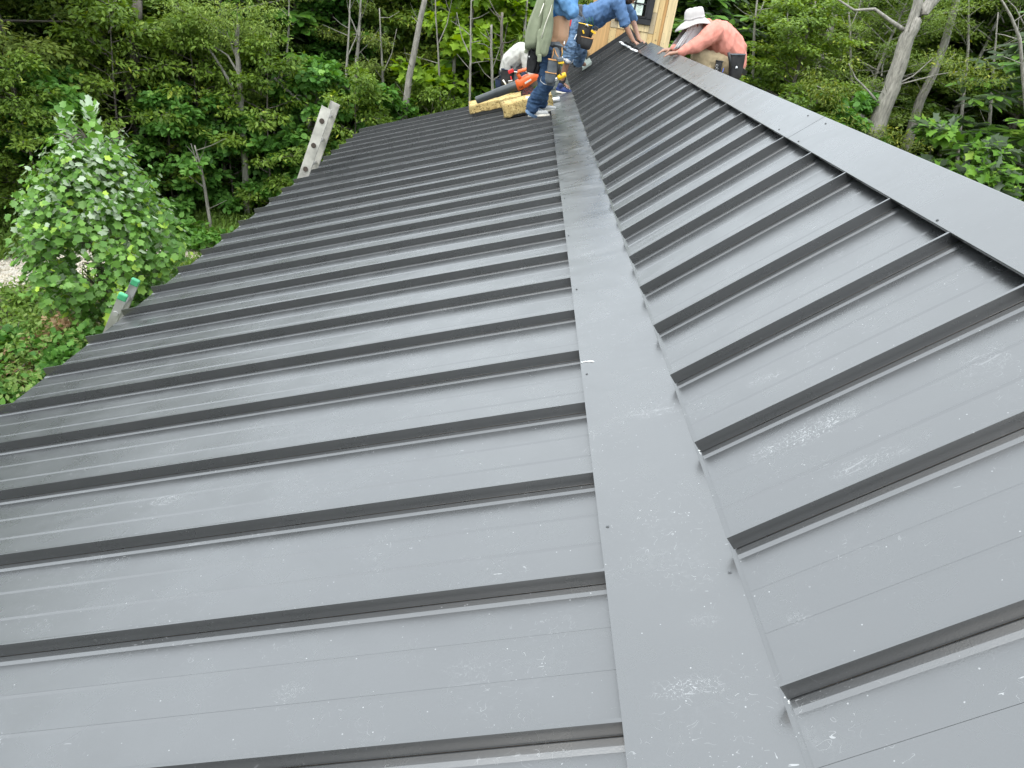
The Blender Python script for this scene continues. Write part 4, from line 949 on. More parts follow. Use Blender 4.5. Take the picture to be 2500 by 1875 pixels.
mx = N(nt, 'ShaderNodeMixRGB', blend_type='MULTIPLY'); mx.inputs[0].default_value = 1; nt.links.new(ramp(nt, nz.outputs['Fac'], [(.3, (.36, .24, .09)), (.55, (.62, .47, .20)), (.75, (.78, .65, .36))]), mx.inputs[1]); nt.links.new(ramp(nt, v_.outputs['Fac'], [(.36, (.22, .17, .12)), (.44, (1, 1, 1))]), mx.inputs[2])
nt.links.new(mx.outputs[0], b.inputs['Base Color']); b.inputs['Roughness'].default_value = 1; bp = N(nt, 'ShaderNodeBump', Strength=1, Distance=.03); nt.links.new(nz.outputs['Fac'], bp.inputs['Height']); nt.links.new(bp.outputs[0], b.inputs['Normal']); WOOL = m
pa_ = pl(1149, 279, SH + .004); pb_ = pl(1262, 250, SH + .004); dA = (pb_ - pa_); 
a0 = pa_; o = rough_slab('insulation_batt', a0, uL * .92 + Vector((0, .02, 0)), Vector((-.03, .40, 0)), nL * .115, 1, 1, 1, WOOL, 1); tag(o, 'long torn yellow wool batt at the far roof edge, under the blower tube', 'insulation', 'insulation batts')
b0 = pl(1232, 287, SH + .004); o = rough_slab('insulation_batt', b0, uL * .66 + Vector((0, .03, 0)), Vector((-.02, .36, 0)), nL * .165, 1, 1, 1, WOOL, 5); tag(o, 'thick yellow mineral wool batt right behind the jeans leg of the man in front', 'insulation', 'insulation batts')
o = rough_slab('insulation_batt', b0 + uL * .10 + Vector((0, .46, 0)), uL * .50, Vector((0, .25, 0)), nL * .13, 1, 1, 1, WOOL, 9, .02); tag(o, 'ragged lump of yellow mineral wool below the blower housing', 'insulation', 'insulation batts')
WHT = mat_simple('white_plastic', (.80, .82, .84), .4, 0, .05); 
s0 = P(1284, 241, 10.12); s1 = P(1340, 237, 10.16); mb = MB(); mb.tube([s0, s1], .028, 12); mb.tube([s1, s1 + (s1 - s0).normalized() * .05], [.012, .006], 8); o = mb.build('sealant_tube', WHT, sm=False); smooth(o.data); tag(o, 'white sealant tube lying on the batt, left one, behind the jeans leg', 'sealant tube', 'white sealant tubes')
s0 = pl(1338, 246, .085) ; s1 = pl(1366, 241, .085); mb = MB(); mb.tube([s0, s1], .028, 12); mb.tube([s0 - uL * .0, s0 - (s1 - s0).normalized() * .012], [.029, .02], 12); o = mb.build('sealant_tube', WHT); smooth(o.data); tag(o, 'white sealant tube lying at the edge of the flashing below the blue shoe', 'sealant tube', 'white sealant tubes')

ORG = mat_simple('orange_plastic', (.72, .13, .03), .35, 0, .08); BLK = mat_simple('black_plastic', (.025, .027, .03), .42); TUBE = mat_simple('tube_plastic', (.045, .052, .055), .38)
GRY = mat_simple('grey_plastic', (.16, .17, .18), .45); RED = mat_simple('red_plastic', (.55, .03, .03), .4); YEL = mat_simple('yellow_plastic', (.80, .50, .02), .4); MET = mat_simple('steel', (.55, .55, .55), .3, .9)
by = 10.62
blower = empty('leaf_blower', P(1290, 240, by), 'orange and black handheld leaf blower with a long dark tube, resting on the wool batts', 'leaf blower')
t0_, t1_ = P(1163, 245, by), P(1264, 208, by - .02); ax = (t1_ - t0_).normalized()
mb = MB(); mb.tube([t0_, t0_ + ax * .02, t0_.lerp(t1_, .45), t0_.lerp(t1_, .47), t1_], [.047, .050, .054, .060, .063], 20, False); mb.tube([t0_ + ax * .01, t0_.lerp(t1_, .3)], [.043, .045], 20, False); mb.build('blower_tube', TUBE, blower, sm=True)
upv = Vector((0, -.35, 1)).normalized(); side = ax.cross(upv).normalized(); upv = side.cross(ax)
def ring2(c, a, b_, n=18): return [c + side * (math.cos(2 * math.pi * i / n) * a) + upv * (math.sin(2 * math.pi * i / n) * b_) for i in range(n)]
q = t1_; mb = MB(); mb.loft([ring2(q - ax * .015, .068, .070), ring2(q + ax * .05, .072, .082), ring2(q + ax * .13 + upv * .018, .072, .082), ring2(q + ax * .22 + upv * .035, .060, .066), ring2(q + ax * .29 + upv * .03, .045, .045), ring2(q + ax * .33 + upv * .02, .02, .02)]); body = mb.build('housing', ORG, blower, sm=True)
mb = MB(); h = [q + ax * .065 + upv * .06, q + ax * .05 + upv * .15, q + ax * .07 + upv * .178, q + ax * .20 + upv * .165, q + ax * .29 + upv * .125, q + ax * .33 + upv * .07, q + ax * .31 + upv * .03]
mb.tube(h, [.026, .023, .024, .021, .022, .020, .016], 10); mb.build('handle', ORG, blower, sm=True)
mb = MB(); mb.tube([q + ax * .09 + upv * .14, q + ax * .095 + upv * .165], .012, 8); mb.build('trigger', BLK, blower)
fc = P(1291, 228, by - .05); vd = -fc.normalized(); fan_n = (vd + Vector((.15, 0, .1))).normalized(); rx_ = fan_n.cross(Vector((0, 0, 1))).normalized(); ry_ = rx_.cross(fan_n)
def disc(c, r, n=24): return [c + rx_ * (math.cos(2 * math.pi * i / n) * r) + ry_ * (math.sin(2 * math.pi * i / n) * r) for i in range(n)]
mb = MB(); mb.loft([disc(fc - fan_n * .11, .07), disc(fc - fan_n * .09, .10), disc(fc, .10), disc(fc + fan_n * .008, .094)]); mb.build('fan_housing', BLK, blower, sm=False)
mb = MB(); MRN = mat_simple('maroon_grille', (.16, .03, .025), .45)
for r_ in (.085, .058, .03):
    rg_ = disc(fc + fan_n * .012, r_); mb.tube(rg_ + [rg_[0]], .004, 5, False)
for k in range(9):
    a_ = k * math.pi * 2 / 9; d_ = rx_ * math.cos(a_) + ry_ * math.sin(a_); e_ = rx_ * math.cos(a_ + .5) + ry_ * math.sin(a_ + .5); mb.tube([fc + fan_n * .012 + d_ * .015, fc + fan_n * .013 + e_ * .086], .0045, 4)
mb.build('intake_grille', MRN, blower)
nn_ = side * (-1 if side.y > 0 else 1)
mb = MB(); mb.box(q + ax * .19 - upv * .03 - nn_ * .05, (.20, .10, .15), Matrix((ax, side, upv)).transposed()); bevel(mb.build('engine', GRY, blower), .02, 3)
mb = MB(); mb.box(q + ax * .235 + upv * .098, (.10, .05, .05), Matrix((ax, side, upv)).transposed()); bevel(mb.build('recoil_cover', WHT, blower), .012, 2)
mb = MB(); s_ = -1 if side.y > 0 else 1; nn_ = side * s_
mb.box(q + ax * .155 + upv * .035 + nn_ * .0735, (.10, .004, .026), Matrix((ax + upv * .22, side, upv)).transposed()); bevel(mb.build('maker_plate', WHT, blower), .0015, 1)
mb = MB()
for k in range(3): mb.box(q + ax * (.025 + .02 * k) + upv * -.01 + nn_ * .071, (.007, .01, .034), Matrix((ax, side, upv)).transposed())
mb.build('cooling_slot', BLK, blower)
# ------------------------------------------------------------------ people
def capsule(mb, a, ra, b, rb, fl=None, n=14):
    """tapered round-ended limb; fl=(direction, factor) flattens it along a direction"""
    a, b = Vector(a), Vector(b); d = b - a; L = max(d.length, 1e-4); d = d / L
    ref = Vector((0, 0, 1)) if abs(d.z) < .9 else Vector((1, 0, 0)); x = d.cross(ref).normalized(); y = d.cross(x); rings = []
    for t in (-80, -50, -22): rings.append((a + d * ra * math.sin(R(t)), ra * math.cos(R(t))))
    for t in (0, .25, .5, .75, 1): rings.append((a.lerp(b, t), ra + (rb - ra) * t))
    for t in (22, 50, 80): rings.append((b + d * rb * math.sin(R(t)), rb * math.cos(R(t))))
    rr_ = []
    for c, r in rings:
        row = []
        for i in range(n):
            o = x * (math.cos(2 * math.pi * i / n) * r) + y * (math.sin(2 * math.pi * i / n) * r)
            if fl: f = Vector(fl[0]).normalized(); o = o + f * (o.dot(f) * (fl[1] - 1))
            row.append(c + o)
        rr_.append(row)
    mb.loft(rr_)

def blob(name, caps, mat, parent, voxel=.011, wr=0.0, ws=18, aniso=(1, 1, 1), it=3, seed=0, cut=None):
    """one continuous skin grown over tapered limbs, with folds of depth wr"""
    mb = MB()
    for c in caps: capsule(mb, *c)
    me = mb.mesh(name, fix=False); o = bpy.data.objects.new(name, me); COL.objects.link(o)
    m = o.modifiers.new('r', 'REMESH'); m.mode = 'VOXEL'; m.voxel_size = voxel; m.use_smooth_shade = True
    s = o.modifiers.new('s', 'SMOOTH'); s.factor = .5; s.iterations = it
    dg = bpy.context.evaluated_depsgraph_get(); me2 = bpy.data.meshes.new_from_object(o.evaluated_get(dg)); me2.name = name
    bpy.data.objects.remove(o); bpy.data.meshes.remove(me)
    if wr or cut:
        bm = bmesh.new(); bm.from_mesh(me2); bm.normal_update()
        if wr:
            for v in bm.verts:
                q = Vector((v.co.x * ws * aniso[0] + seed, v.co.y * ws * aniso[1], v.co.z * ws * aniso[2]))
                w1 = mnoise.noise(q); w2 = mnoise.noise(q * 2.3 + Vector((5, 1, 2)))
                v.co += v.normal * (wr * (.9 * (1 - 2.4 * abs(w1)) * .7 + .45 * w2))
        if cut:
            for pc, pn in cut: bmesh.ops.bisect_plane(bm, geom=bm.verts[:] + bm.edges[:] + bm.faces[:], plane_co=pc, plane_no=pn, clear_outer=True)
        bm.to_mesh(me2); bm.free()
    smooth(me2); me2.materials.clear()
    return link(name, me2, mat, parent)

def cloth(name, c, rough=.85, fade=None, sc=9):
    m, nt, b = newmat(name); tc = N(nt, 'ShaderNodeTexCoord'); nz = N(nt, 'ShaderNodeTexNoise', Scale=sc, Detail=5); nt.links.new(tc.outputs['Object'], nz.inputs['Vector'])
    f = fade or [min(1, x * 1.35) for x in c]
    nt.links.new(ramp(nt, nz.outputs['Fac'], [(.35, c), (.68, f)]), b.inputs['Base Color']); b.inputs['Roughness'].default_value = rough; b.inputs['Specular IOR Level'].default_value = .2
    n2 = N(nt, 'ShaderNodeTexNoise', Scale=240, Detail=2); nt.links.new(tc.outputs['Object'], n2.inputs['Vector']); bp = N(nt, 'ShaderNodeBump', Strength=.3, Distance=.003); nt.links.new(n2.outputs['Fac'], bp.inputs['Height']); nt.links.new(bp.outputs[0], b.inputs['Normal'])
    return m
def skin(name, c):
    m, nt, b = newmat(name); tc = N(nt, 'ShaderNodeTexCoord'); nz = N(nt, 'ShaderNodeTexNoise', Scale=14, Detail=4); nt.links.new(tc.outputs['Object'], nz.inputs['Vector'])
    nt.links.new(ramp(nt, nz.outputs['Fac'], [(.3, [x * .85 for x in c]), (.7, c)]), b.inputs['Base Color']); b.inputs['Roughness'].default_value = .5
    b.inputs['Subsurface Weight'].default_value = .08; b.inputs['Subsurface Radius'].default_value = (.02, .008, .004); b.inputs['Subsurface Scale'].default_value = .5; return m
SK1 = skin('skin_tan', (.46, .27, .16)); SK2 = skin('skin_ruddy', (.32, .17, .11)); SK3 = skin('skin_brown', (.36, .20, .13)); SK4 = skin('skin_shaded', (.34, .18, .12))
JEAN = cloth('denim_dark', (.018, .040, .09), fade=(.045, .085, .155)); JEANL = cloth('denim_light', (.065, .12, .21), fade=(.16, .24, .36), sc=16); NAVY = cloth('denim_navy', (.020, .030, .06))
KHAKI = cloth('khaki', (.27, .215, .135)); HOOD = cloth('hoodie_sage', (.20, .225, .15), fade=(.25, .275, .19)); SKY_ = cloth('shirt_sky_blue', (.08, .20, .40), fade=(.15, .31, .53)); BLUE = cloth('shirt_blue', (.06, .12, .24), fade=(.10, .18, .33)); DBLUE = cloth('shirt_deep', (.02, .12, .35))
PINK = cloth('shirt_coral', (.56, .22, .17), fade=(.62, .26, .21)); WHITE = cloth('shirt_offwhite', (.42, .415, .385), fade=(.50, .495, .46)); HATM = cloth('hat_cream', (.46, .43, .425), fade=(.54, .51, .50)); VEIL = cloth('neck_cloth', (.52, .52, .53), fade=(.62, .62, .63))
LEA = cloth('leather_black', (.022, .022, .024), .5, (.05, .05, .052)); LEAG = cloth('canvas_grey', (.085, .10, .115), .8, (.14, .155, .17)); TRIMO = cloth('leather_tan', (.42, .22, .09), .6); HAIRM = cloth('hair_dark', (.018, .013, .010), .6, (.05, .035, .025)); SHOEW = cloth('shoe_white', (.45, .45, .44), .5, (.52, .52, .51)); SHOEB = cloth('shoe_blue', (.02, .030, .08), .5, (.05, .09, .30)); SHOEK = cloth('shoe_black', (.02, .022, .025), .5, (.03, .032, .035)); SOLE = cloth('sole_cream', (.68, .64, .56), .6)

def hand_caps(wr_, d, pn, curl=.35, s=1.0, grip=None, mir=1):
    """palm and five unequal bent fingers. d: direction of the fingers, pn: direction the palm faces"""
    d = Vector(d).normalized(); pn = Vector(pn); pn = (pn - d * pn.dot(d)).normalized(); sx = d.cross(pn).normalized() * mir; w_ = Vector(wr_); C = []
    C.append((w_, .026 * s, w_ + d * .045 * s, .036 * s, (pn, .55))); C.append((w_ + d * .045 * s, .036 * s, w_ + d * .075 * s, .040 * s, (pn, .5)))
    for i, (off, ln) in enumerate([(-.031, .068), (-.011, .078), (.010, .072), (.030, .056)]):
        b = w_ + sx * off * s + d * .082 * s; a1 = curl * .7; a2 = curl * 1.6; k = b + (d * math.cos(a1) + pn * math.sin(a1)) * ln * .5 * s; e = k + (d * math.cos(a2) + pn * math.sin(a2)) * ln * .5 * s
        C.append((b - d * .02 * s, .0095 * s, k, .009 * s)); C.append((k, .009 * s, e, .0075 * s))
    b = w_ + sx * -.026 * s + d * .025 * s; k = b + (d * .55 - sx * .75 + pn * .25) * .045 * s; e = k + (d * .85 - sx * .2 + pn * .4) * .034 * s
    C.append((b, .013 * s, k, .0115 * s)); C.append((k, .011 * s, e, .0085 * s)); return C

def head_caps(c, f, u):
    """c: centre of the head, f: facing, u: crown direction"""
    f = Vector(f).normalized(); u = Vector(u); u = (u - f * u.dot(f)).normalized(); r = f.cross(u).normalized(); c = Vector(c)
    C = [(c + u * .025 - f * .02, .088, c + u * .03 + f * .022, .080, (r, .86)), (c - u * .03 + f * .03, .062, c - u * .075 + f * .052, .038, (r, .95)),
         (c + f * .088 - u * .005, .011, c + f * .108 - u * .035, .014), (c + f * .094 - u * .062, .012, c + f * .09 - u * .064, .012), (c - u * .085 + f * .068, .02, c - u * .085 + f * .06, .022)]
    for s in (-1, 1):
        C.append((c + r * s * .074 + u * .012 - f * .005, .017, c + r * s * .074 - u * .02 - f * .002, .011, (r, .4)))
        C.append((c + f * .075 + r * s * .028 + u * .032, .012, c + f * .068 + r * s * .045 + u * .028, .010)); C.append((c + f * .06 + r * s * .035 - u * .03, .022, c + f * .05 + r * s * .04 - u * .03, .02))
    return C, (f, u, r)
def face_bits(c, fr, parent, hair=True):
    f, u, r = fr; c = Vector(c)
    for s in (-1, 1):
        mb = MB(); mb.sphere(c + f * .074 + r * s * .031 + u * .008, .0125, 10, 7); mb.build('eye', EYEW, parent, sm=True)
        mb = MB(); mb.sphere(c + f * .0835 + r * s * .031 + u * .008, .0058, 8, 5); mb.build('iris', HAIRM, parent, sm=True)
        mb = MB(); mb.tube([c + f * .090 + r * s * .014 + u * .034, c + f * .088 + r * s * .032 + u * .040, c + f * .076 + r * s * .048 + u * .034], [.005, .006, .003], 6); mb.build('eyebrow', HAIRM, parent, sm=True)
    mb = MB(); mb.tube([c + f * .098 + r * .022 - u * .060, c + f * .106 - u * .059, c + f * .098 - r * .022 - u * .060], [.003, .005, .003], 6); mb.build('mouth', LIP, parent, sm=True)
EYEW = mat_simple('eye_white', (.75, .74, .72), .25); LIP = mat_simple('lip', (.38, .15, .12), .5)

def shoe(p, toe, mat, sole, parent, up=(0, 0, 1), s=1.0, upper=None):
    """p: under the heel, toe: direction of the toe"""
    p = Vector(p); t = Vector(toe).normalized(); up = Vector(up); up = (up - t * up.dot(t)).normalized(); sd = t.cross(up)
    b = [(p + t * .03 + up * .045, .040, p + t * .10 + up * .050, .042, (sd, .85)), (p + t * .09 + up * .05, .044, p + t * .22 + up * .035, .034, (up, .8)), (p + t * .035 + up * .05, .036, p + t * .045 + up * .095, .040)]
    o = blob('shoe', [(a, ra * s, bb, rb * s, fl[0] if fl else None) for a, ra, bb, rb, *fl in b], mat, parent, .007, 0, it=2)
    mb = MB(); prof = [(-.005, .030), (.02, .037), (.09, .036), (.16, .044), (.21, .043), (.25, .030), (.268, .010)]
    L_ = [p + t * a * s + sd * w_ for a, w_ in prof] + [p + t * a * s - sd * w_ for a, w_ in prof[::-1]]
    lo = [q + up * .002 for q in L_]; hi = [q + up * .024 for q in L_]; n = len(L_)
    mb.add(lo + hi, [tuple(range(n))[::-1], tuple(range(n, 2 * n))] + [(i, (i + 1) % n, (i + 1) % n + n, i + n) for i in range(n)]); bevel(mb.build('sole', sole, o), .004, 2)
    mb = MB()
    for k in range(4): c = p + t * (.10 + .022 * k) * s + up * (.088 - .008 * k) * s; mb.tube([c - sd * .024, c + up * .006, c + sd * .024], .0035, 5)
    mb.build('lace', SOLE if mat != SHOEW else SHOEK, o)
    return o

def ring_band(c, n, rx, ry, wd, th, name, mat, parent, xdir=None):
    n = Vector(n).normalized(); x = Vector(xdir) if xdir else Vector((1, 0, 0)); x = (x - n * x.dot(n)).normalized(); y = n.cross(x); mb = MB(); K = 28; c = Vector(c); R_ = []
    for (dr, dz) in ((0, -wd / 2), (th, -wd / 2), (th, wd / 2), (0, wd / 2)):
        R_.append([c + n * dz + x * (math.cos(2 * math.pi * i / K) * (rx + dr)) + y * (math.sin(2 * math.pi * i / K) * (ry + dr)) for i in range(K)])
    R_.append(R_[0]); mb.loft(R_, cap=False); return mb.build(name, mat, parent, sm=False)
def frame(d, up=(0, 0, 1)):
    d = Vector(d).normalized(); x = d.cross(Vector(up)).normalized(); z = x.cross(d); return Matrix((x, d, z)).transposed()
def pouch(c, ax, face, w_, h_, dp, mat, trim, parent, open_=True):
    """tapered bag hanging along ax (down), opening toward -ax, its front turned to `face`"""
    ax = Vector(ax).normalized(); face = Vector(face); face = (face - ax * face.dot(ax)).normalized(); sd = ax.cross(face); c = Vector(c); K = 20
    def rg(t, s, o=0): return [c + ax * (t * h_) + sd * (math.copysign(abs(math.cos(2 * math.pi * i / K)) ** .6, math.cos(2 * math.pi * i / K)) * (w_ / 2 * s + o)) + face * (math.copysign(abs(math.sin(2 * math.pi * i / K)) ** .6, math.sin(2 * math.pi * i / K)) * (dp / 2 * s + o)) for i in range(K)]
    mb = MB(); rings = [rg(-.5, 1.0), rg(-.2, 1.0), rg(.15, .93), rg(.42, .80), rg(.5, .6)]
    if open_: rings = [rg(.30, .80, -.006), rg(-.48, .95, -.006)] + rings
    mb.loft(rings); o = mb.build('pouch', mat, parent, sm=True); o.modifiers.new('e', 'EDGE_SPLIT').split_angle = R(50)
    mb = MB(); r_ = rg(-.5, 1.0, .001); mb.tube(r_ + [r_[0]], .006, 6, False); mb.build('piping', trim, parent if o.parent.parent else o, sm=True); return o

# --- man in front: sage hoodie over his shoulder, wiping his face with his shirt
def man_front():
    foot = pl(1300, 292, 0); t = empty('person', foot, 'standing man in jeans, bare midriff and lifted sky-blue shirt, sage hoodie over his shoulder', 'person', 'roofers at work')
    y = 9.45; A1 = P(1301, 268, 9.38); K1 = P(1337, 203, 9.30); H1 = P(1340, 130, 9.42); A2 = P(1322, 258, 9.86); K2 = P(1330, 190, 9.72); H2 = P(1338, 130, 9.62)
    pv = P(1343, 118, 9.52); ab = P(1362, 88, 9.52); ch = P(1368, 20, 9.54); nk = P(1366, -42, 9.54); hd = P(1374, -76, 9.54)
    s1 = P(1360, -20, 9.36); s2 = P(1362, -22, 9.74); e1 = P(1396, 28, 9.34); e2 = P(1398, 22, 9.74); w1_ = P(1396, -48, 9.46); w2_ = P(1398, -48, 9.60)
    hc, fr = head_caps(hd, (1, .1, -.25), (.2, 0, 1))
    S = Vector((0, 1, 0))
    body = [(pv, .13, ab, .130, (S, 1.12)), (ab, .130, ch, .13, (S, 1.2)), (ch, .13, nk - Vector((0, 0, .08)), .11, (S, 1.4)), (nk - Vector((0, 0, .06)), .058, hd, .055), (s1, .06, s2, .06), (s1, .055, e1, .042), (e1, .042, w1_, .027), (s2, .055, e2, .042), (e2, .042, w2_, .027),
            (H1, .078, K1, .046), (K1, .046, A1, .036), (H2, .078, K2, .046), (K2, .046, A2, .036), (A1, .036, A1 + Vector((.12, .03, -.05)), .03), (A2, .036, A2 + Vector((.12, .03, -.05)), .03)] + hc
    body += hand_caps(w1_, (.1, 0, 1), (-.9, .3, .2), .9) + hand_caps(w2_, (.1, 0, 1), (-.9, -.3, .2), .9, mir=-1)
    b = blob('body', body, SK1, t, .008, 0, it=4); face_bits(hd, fr, b)
    f, u, r = fr; blob('hair', [(hd + u * .035 - f * .03, .092, hd + u * .045 + f * .01, .086, (r, .88)), (hd - f * .05, .075, hd - f * .045 - u * .04, .05)], HAIRM, t, .009, .004, 60)
    # jeans, with turned hems
    blob('jeans', [(pv + Vector((0, 0, -.015)), .140, pv + Vector((-.01, 0, -.10)), .14, (S, 1.12)), (H1, .112, K1, .090), (K1, .088, A1 + Vector((0, 0, .10)), .078), (A1 + Vector((0, 0, .10)), .078, A1 + Vector((-.01, 0, .015)), .074), (H2, .108, K2, .085), (K2, .085, A2 + Vector((0, 0, .03)), .072)], JEAN, t, .008, .014, 9, (1, 1, 2.4), 2, 3)
    for A_ in (A1, A2): ring_band(A_ + Vector((-.008, 0, -.035)), (K1 - A1), .078, .078, .035, .006, 'hem', JEANL, t)
    # lifted shirt: shoulders, chest top, sleeves to the hands at the face
    blob('shirt', [(ch + Vector((.0, 0, .02)), .150, nk - Vector((0, 0, .10)), .125, (S, 1.35)), (s1, .075, e1 + Vector((.0, 0, .0)), .072), (e1, .072, w1_ + Vector((0, 0, .04)), .05), (s2, .075, e2, .072), (e2, .072, w2_ + Vector((0, 0, .04)), .05), (e1 + Vector((-.04, .1, .02)), .09, nk + Vector((.10, 0, -.1)), .08), (e1 + Vector((-.02, .02, -.025)), .062, e1 + Vector((-.12, .1, .02)), .06)], SKY_, t, .008, .017, 12, (1, 1, .55), 2, 9)
    blob('undershirt', [(ch + Vector((-.03, 0, -.035)), .137, ch + Vector((-.02, 0, .05)), .135, (S, 1.22))], DBLUE, t, .010, .005, 14, (1, 1, .5))
    # hoodie slung over the near shoulder
    rings = []; K = 40
    cen = [(1346, -34, .045, .05), (1339, -8, .085, .055), (1334, 20, .105, .060), (1328, 50, .135, .066), (1322, 80, .150, .07), (1317, 104, .148, .066), (1315, 118, .135, .058)]
    for j, (u_, v_, hw, hd_) in enumerate(cen):
        c = P(u_ - 7, v_, 9.28)
        rings.append([c + Vector((math.cos(a) * hw * (1 + .10 * math.sin(5 * a + j * .25) * min(1, j / 3)), math.sin(a) * hd_ * (1 + .20 * math.sin(7 * a + 1 + j * .1) * min(1, j / 3)), (.020 * math.sin(3 * a) if j > 4 else 0))) for a in [2 * math.pi * i / K for i in range(K)]])
    mb = MB(); mb.loft(rings); hoodie = mb.build('hoodie', HOOD, t, sm=True)
    def slv(pts, rr_, nm='sleeve'):
        cps = [(P(*pts[i]), rr_[i], P(*pts[i + 1]), rr_[i + 1], ((0, 1, 0), .7)) for i in range(len(pts) - 1)]; return blob(nm, cps, HOOD, hoodie, .008, .010, 16, (1, 1, .35), 2, 4)
    slv([(1342, 0, 9.20), (1337, 50, 9.19), (1330, 100, 9.18), (1327, 124, 9.18)], [.05, .055, .070, .060]); slv([(1322, 80, 9.2), (1319, 120, 9.18), (1317, 130, 9.18)], [.045, .044, .042])
    mb = MB(); mb.bar(P(1317.5, 132, 9.18), P(1316.8, 151, 9.18), .085, .05); bevel(mb.build('cuff', HOOD, hoodie), .012, 3)
    slv([(1306, 55, 9.3), (1296, 95, 9.32), (1289, 118, 9.33)], [.045, .042, .035]); mb = MB(); mb.bar(P(1288, 116, 9.33), P(1283.5, 130, 9.33), .062, .045); bevel(mb.build('cuff', HOOD, hoodie), .010, 3)
    mb = MB(); mb.tube([P(1350, 2, 9.19), P(1343, 28, 9.13), P(1331, 60, 9.125), P(1322, 92, 9.125)], .0045, 6); mb.build('drawstring', SOLE, hoodie, sm=True)
    mb = MB(); mb.tube([P(1328, 8, 9.16), P(1320, 30, 9.15), P(1316, 40, 9.15)], .0045, 6); mb.build('drawstring', SOLE, hoodie, sm=True)
    # belts and pouches
    tb = ring_band(pv + Vector((.0, 0, .015)), (-.12, 0, 1), .150, .165, .055, .012, 'tool_belt', LEA, t)
    ring_band(pv + Vector((.005, 0, .062)), (-.12, 0, 1), .143, .160, .04, .012, 'padded_belt', LEAG, tb)
    mb = MB(); mb.tube([P(1352, 108, 9.31), P(1370, 112, 9.33), P(1382, 122, 9.35)], [.010, .014, .010], 8); mb.build('belt_loop', LEAG, tb, sm=True)
    mb = MB(); mb.tube([P(1378, 101, 9.33), P(1377, 108, 9.32)], .009, 8); mb.build('buckle', MET, tb)
    pouch(P(1348, 178, 9.14), P(1342, 205, 9.14) - P(1351, 150, 9.14), (.15, -1, .2), .135, .28, .10, LEAG, TRIMO, tb)
    pouch(P(1343, 190, 9.07), P(1340, 205, 9.1) - P(1347, 160, 9.1), (.1, -1, .2), .125, .11, .07, LEAG, TRIMO, tb)
    pouch(P(1300, 148, 9.36), (-.05, 0, -1), (-.3, -1, .1), .13, .27, .10, LEA, LEAG, tb); pouch(P(1310, 158, 9.40), (-.05, 0, -1), (-.3, -1, .1), .11, .20, .10, LEA, LEA, tb, False)
    mb = MB(); r_ = [P(1303 + 6 * math.cos(a), 121 + 8 * math.sin(a), 9.26) for a in [k * math.pi / 8 for k in range(17)]]; mb.tube(r_, .008, 6, False); mb.build('hammer_loop', LEA, tb, sm=True)
    for pts in ([(1352, 118), (1350, 135), (1344, 152)], [(1353, 118), (1358, 132), (1366, 145)], [(1372, 116), (1373, 130), (1368, 142)]):
        mb = MB(); mb.tube([P(u_, v_, 9.16 if k else 9.30) for k, (u_, v_) in enumerate(pts)], .006, 6); mb.build('strap', TRIMO, tb, sm=True)
    blob('hip_pad', [(P(1356, 126, 9.30), .05, P(1356, 142, 9.24), .05, ((0, 1, 0), .5))], LEAG, tb, .009, .004)
    mb = MB(); mb.tube([P(1322, 186, 9.2), P(1319, 197, 9.16), P(1328, 205, 9.12), P(1335, 207, 9.1)], .0035, 6); mb.build('hammer_ring', MET, tb, sm=True)
    for (u_, v_) in ((1345, 164), (1350, 161)):
        mb = MB(); mb.tube([P(u_, v_ + 10, 9.12), P(u_ + 1, v_ - 3, 9.13)], [.010, .008], 8); o = mb.build('pliers_handle', YEL, tb, sm=True)
    tap = blob('tape_measure', [(P(1292, 138, 9.25), .01, P(1292, 140, 9.25), .01)], MET, tb, .004)
    shoe(A1 + Vector((-.045, -.01, -.088)), (1, .12, .16), SHOEW, SOLE, t, nL, 1.0); shoe(A2 + Vector((-.045, -.01, -.088)), (1, .12, .2), SHOEW, SOLE, t, nL, 1.0)
    for A_ in (A1, A2): blob('heel', [(A_ + Vector((-.045, -.01, -.045)), .034, A_ + Vector((-.01, 0, -.035)), .038)], SHOEK, t, .008)
    # cordless drill hanging in the front pouch
    d = empty('cordless_drill', P(1372, 180, 9.08), 'yellow and black cordless drill hung battery-up on the tool belt of the man in front', 'drill', 'cordless tools')
    o = MB().box(P(1367, 145, 9.08), (.115, .07, .038), frame((1, .1, .22))).build('battery', LEAG, d); bevel(o, .008, 2)
    MB().box(P(1367, 142.2, 9.07), (.075, .05, .008), frame((1, .1, .22))).build('battery_plate', GRY, d)
    bevel(MB().box(P(1369, 152.5, 9.08), (.10, .065, .024), frame((1, .1, .22))).build('foot', YEL, d), .006, 2)
    mb = MB(); mb.tube([P(1366, 153, 9.09), P(1365, 168, 9.10), P(1366, 184, 9.10)], [.020, .019, .022], 10); mb.build('grip', BLK, d, sm=True)
    mb = MB(); a_, b_ = P(1378, 183, 9.08), P(1357, 193, 9.08); dd = (b_ - a_).normalized(); mb.tube([a_ - dd * .02, a_, a_ + dd * .055, a_ + dd * .085], [.026, .030, .031, .026], 12); mb.build('motor_housing', YEL, d, sm=True)
    mb = MB(); mb.tube([a_ + dd * .085, a_ + dd * .11, a_ + dd * .135, a_ + dd * .14], [.022, .023, .017, .008], 12); mb.build('chuck', MET, d, sm=True)
    mb = MB(); mb.tube([P(1367, 178, 9.05), P(1371, 183, 9.05)], .008, 8); mb.build('trigger', BLK, d)
man_front()

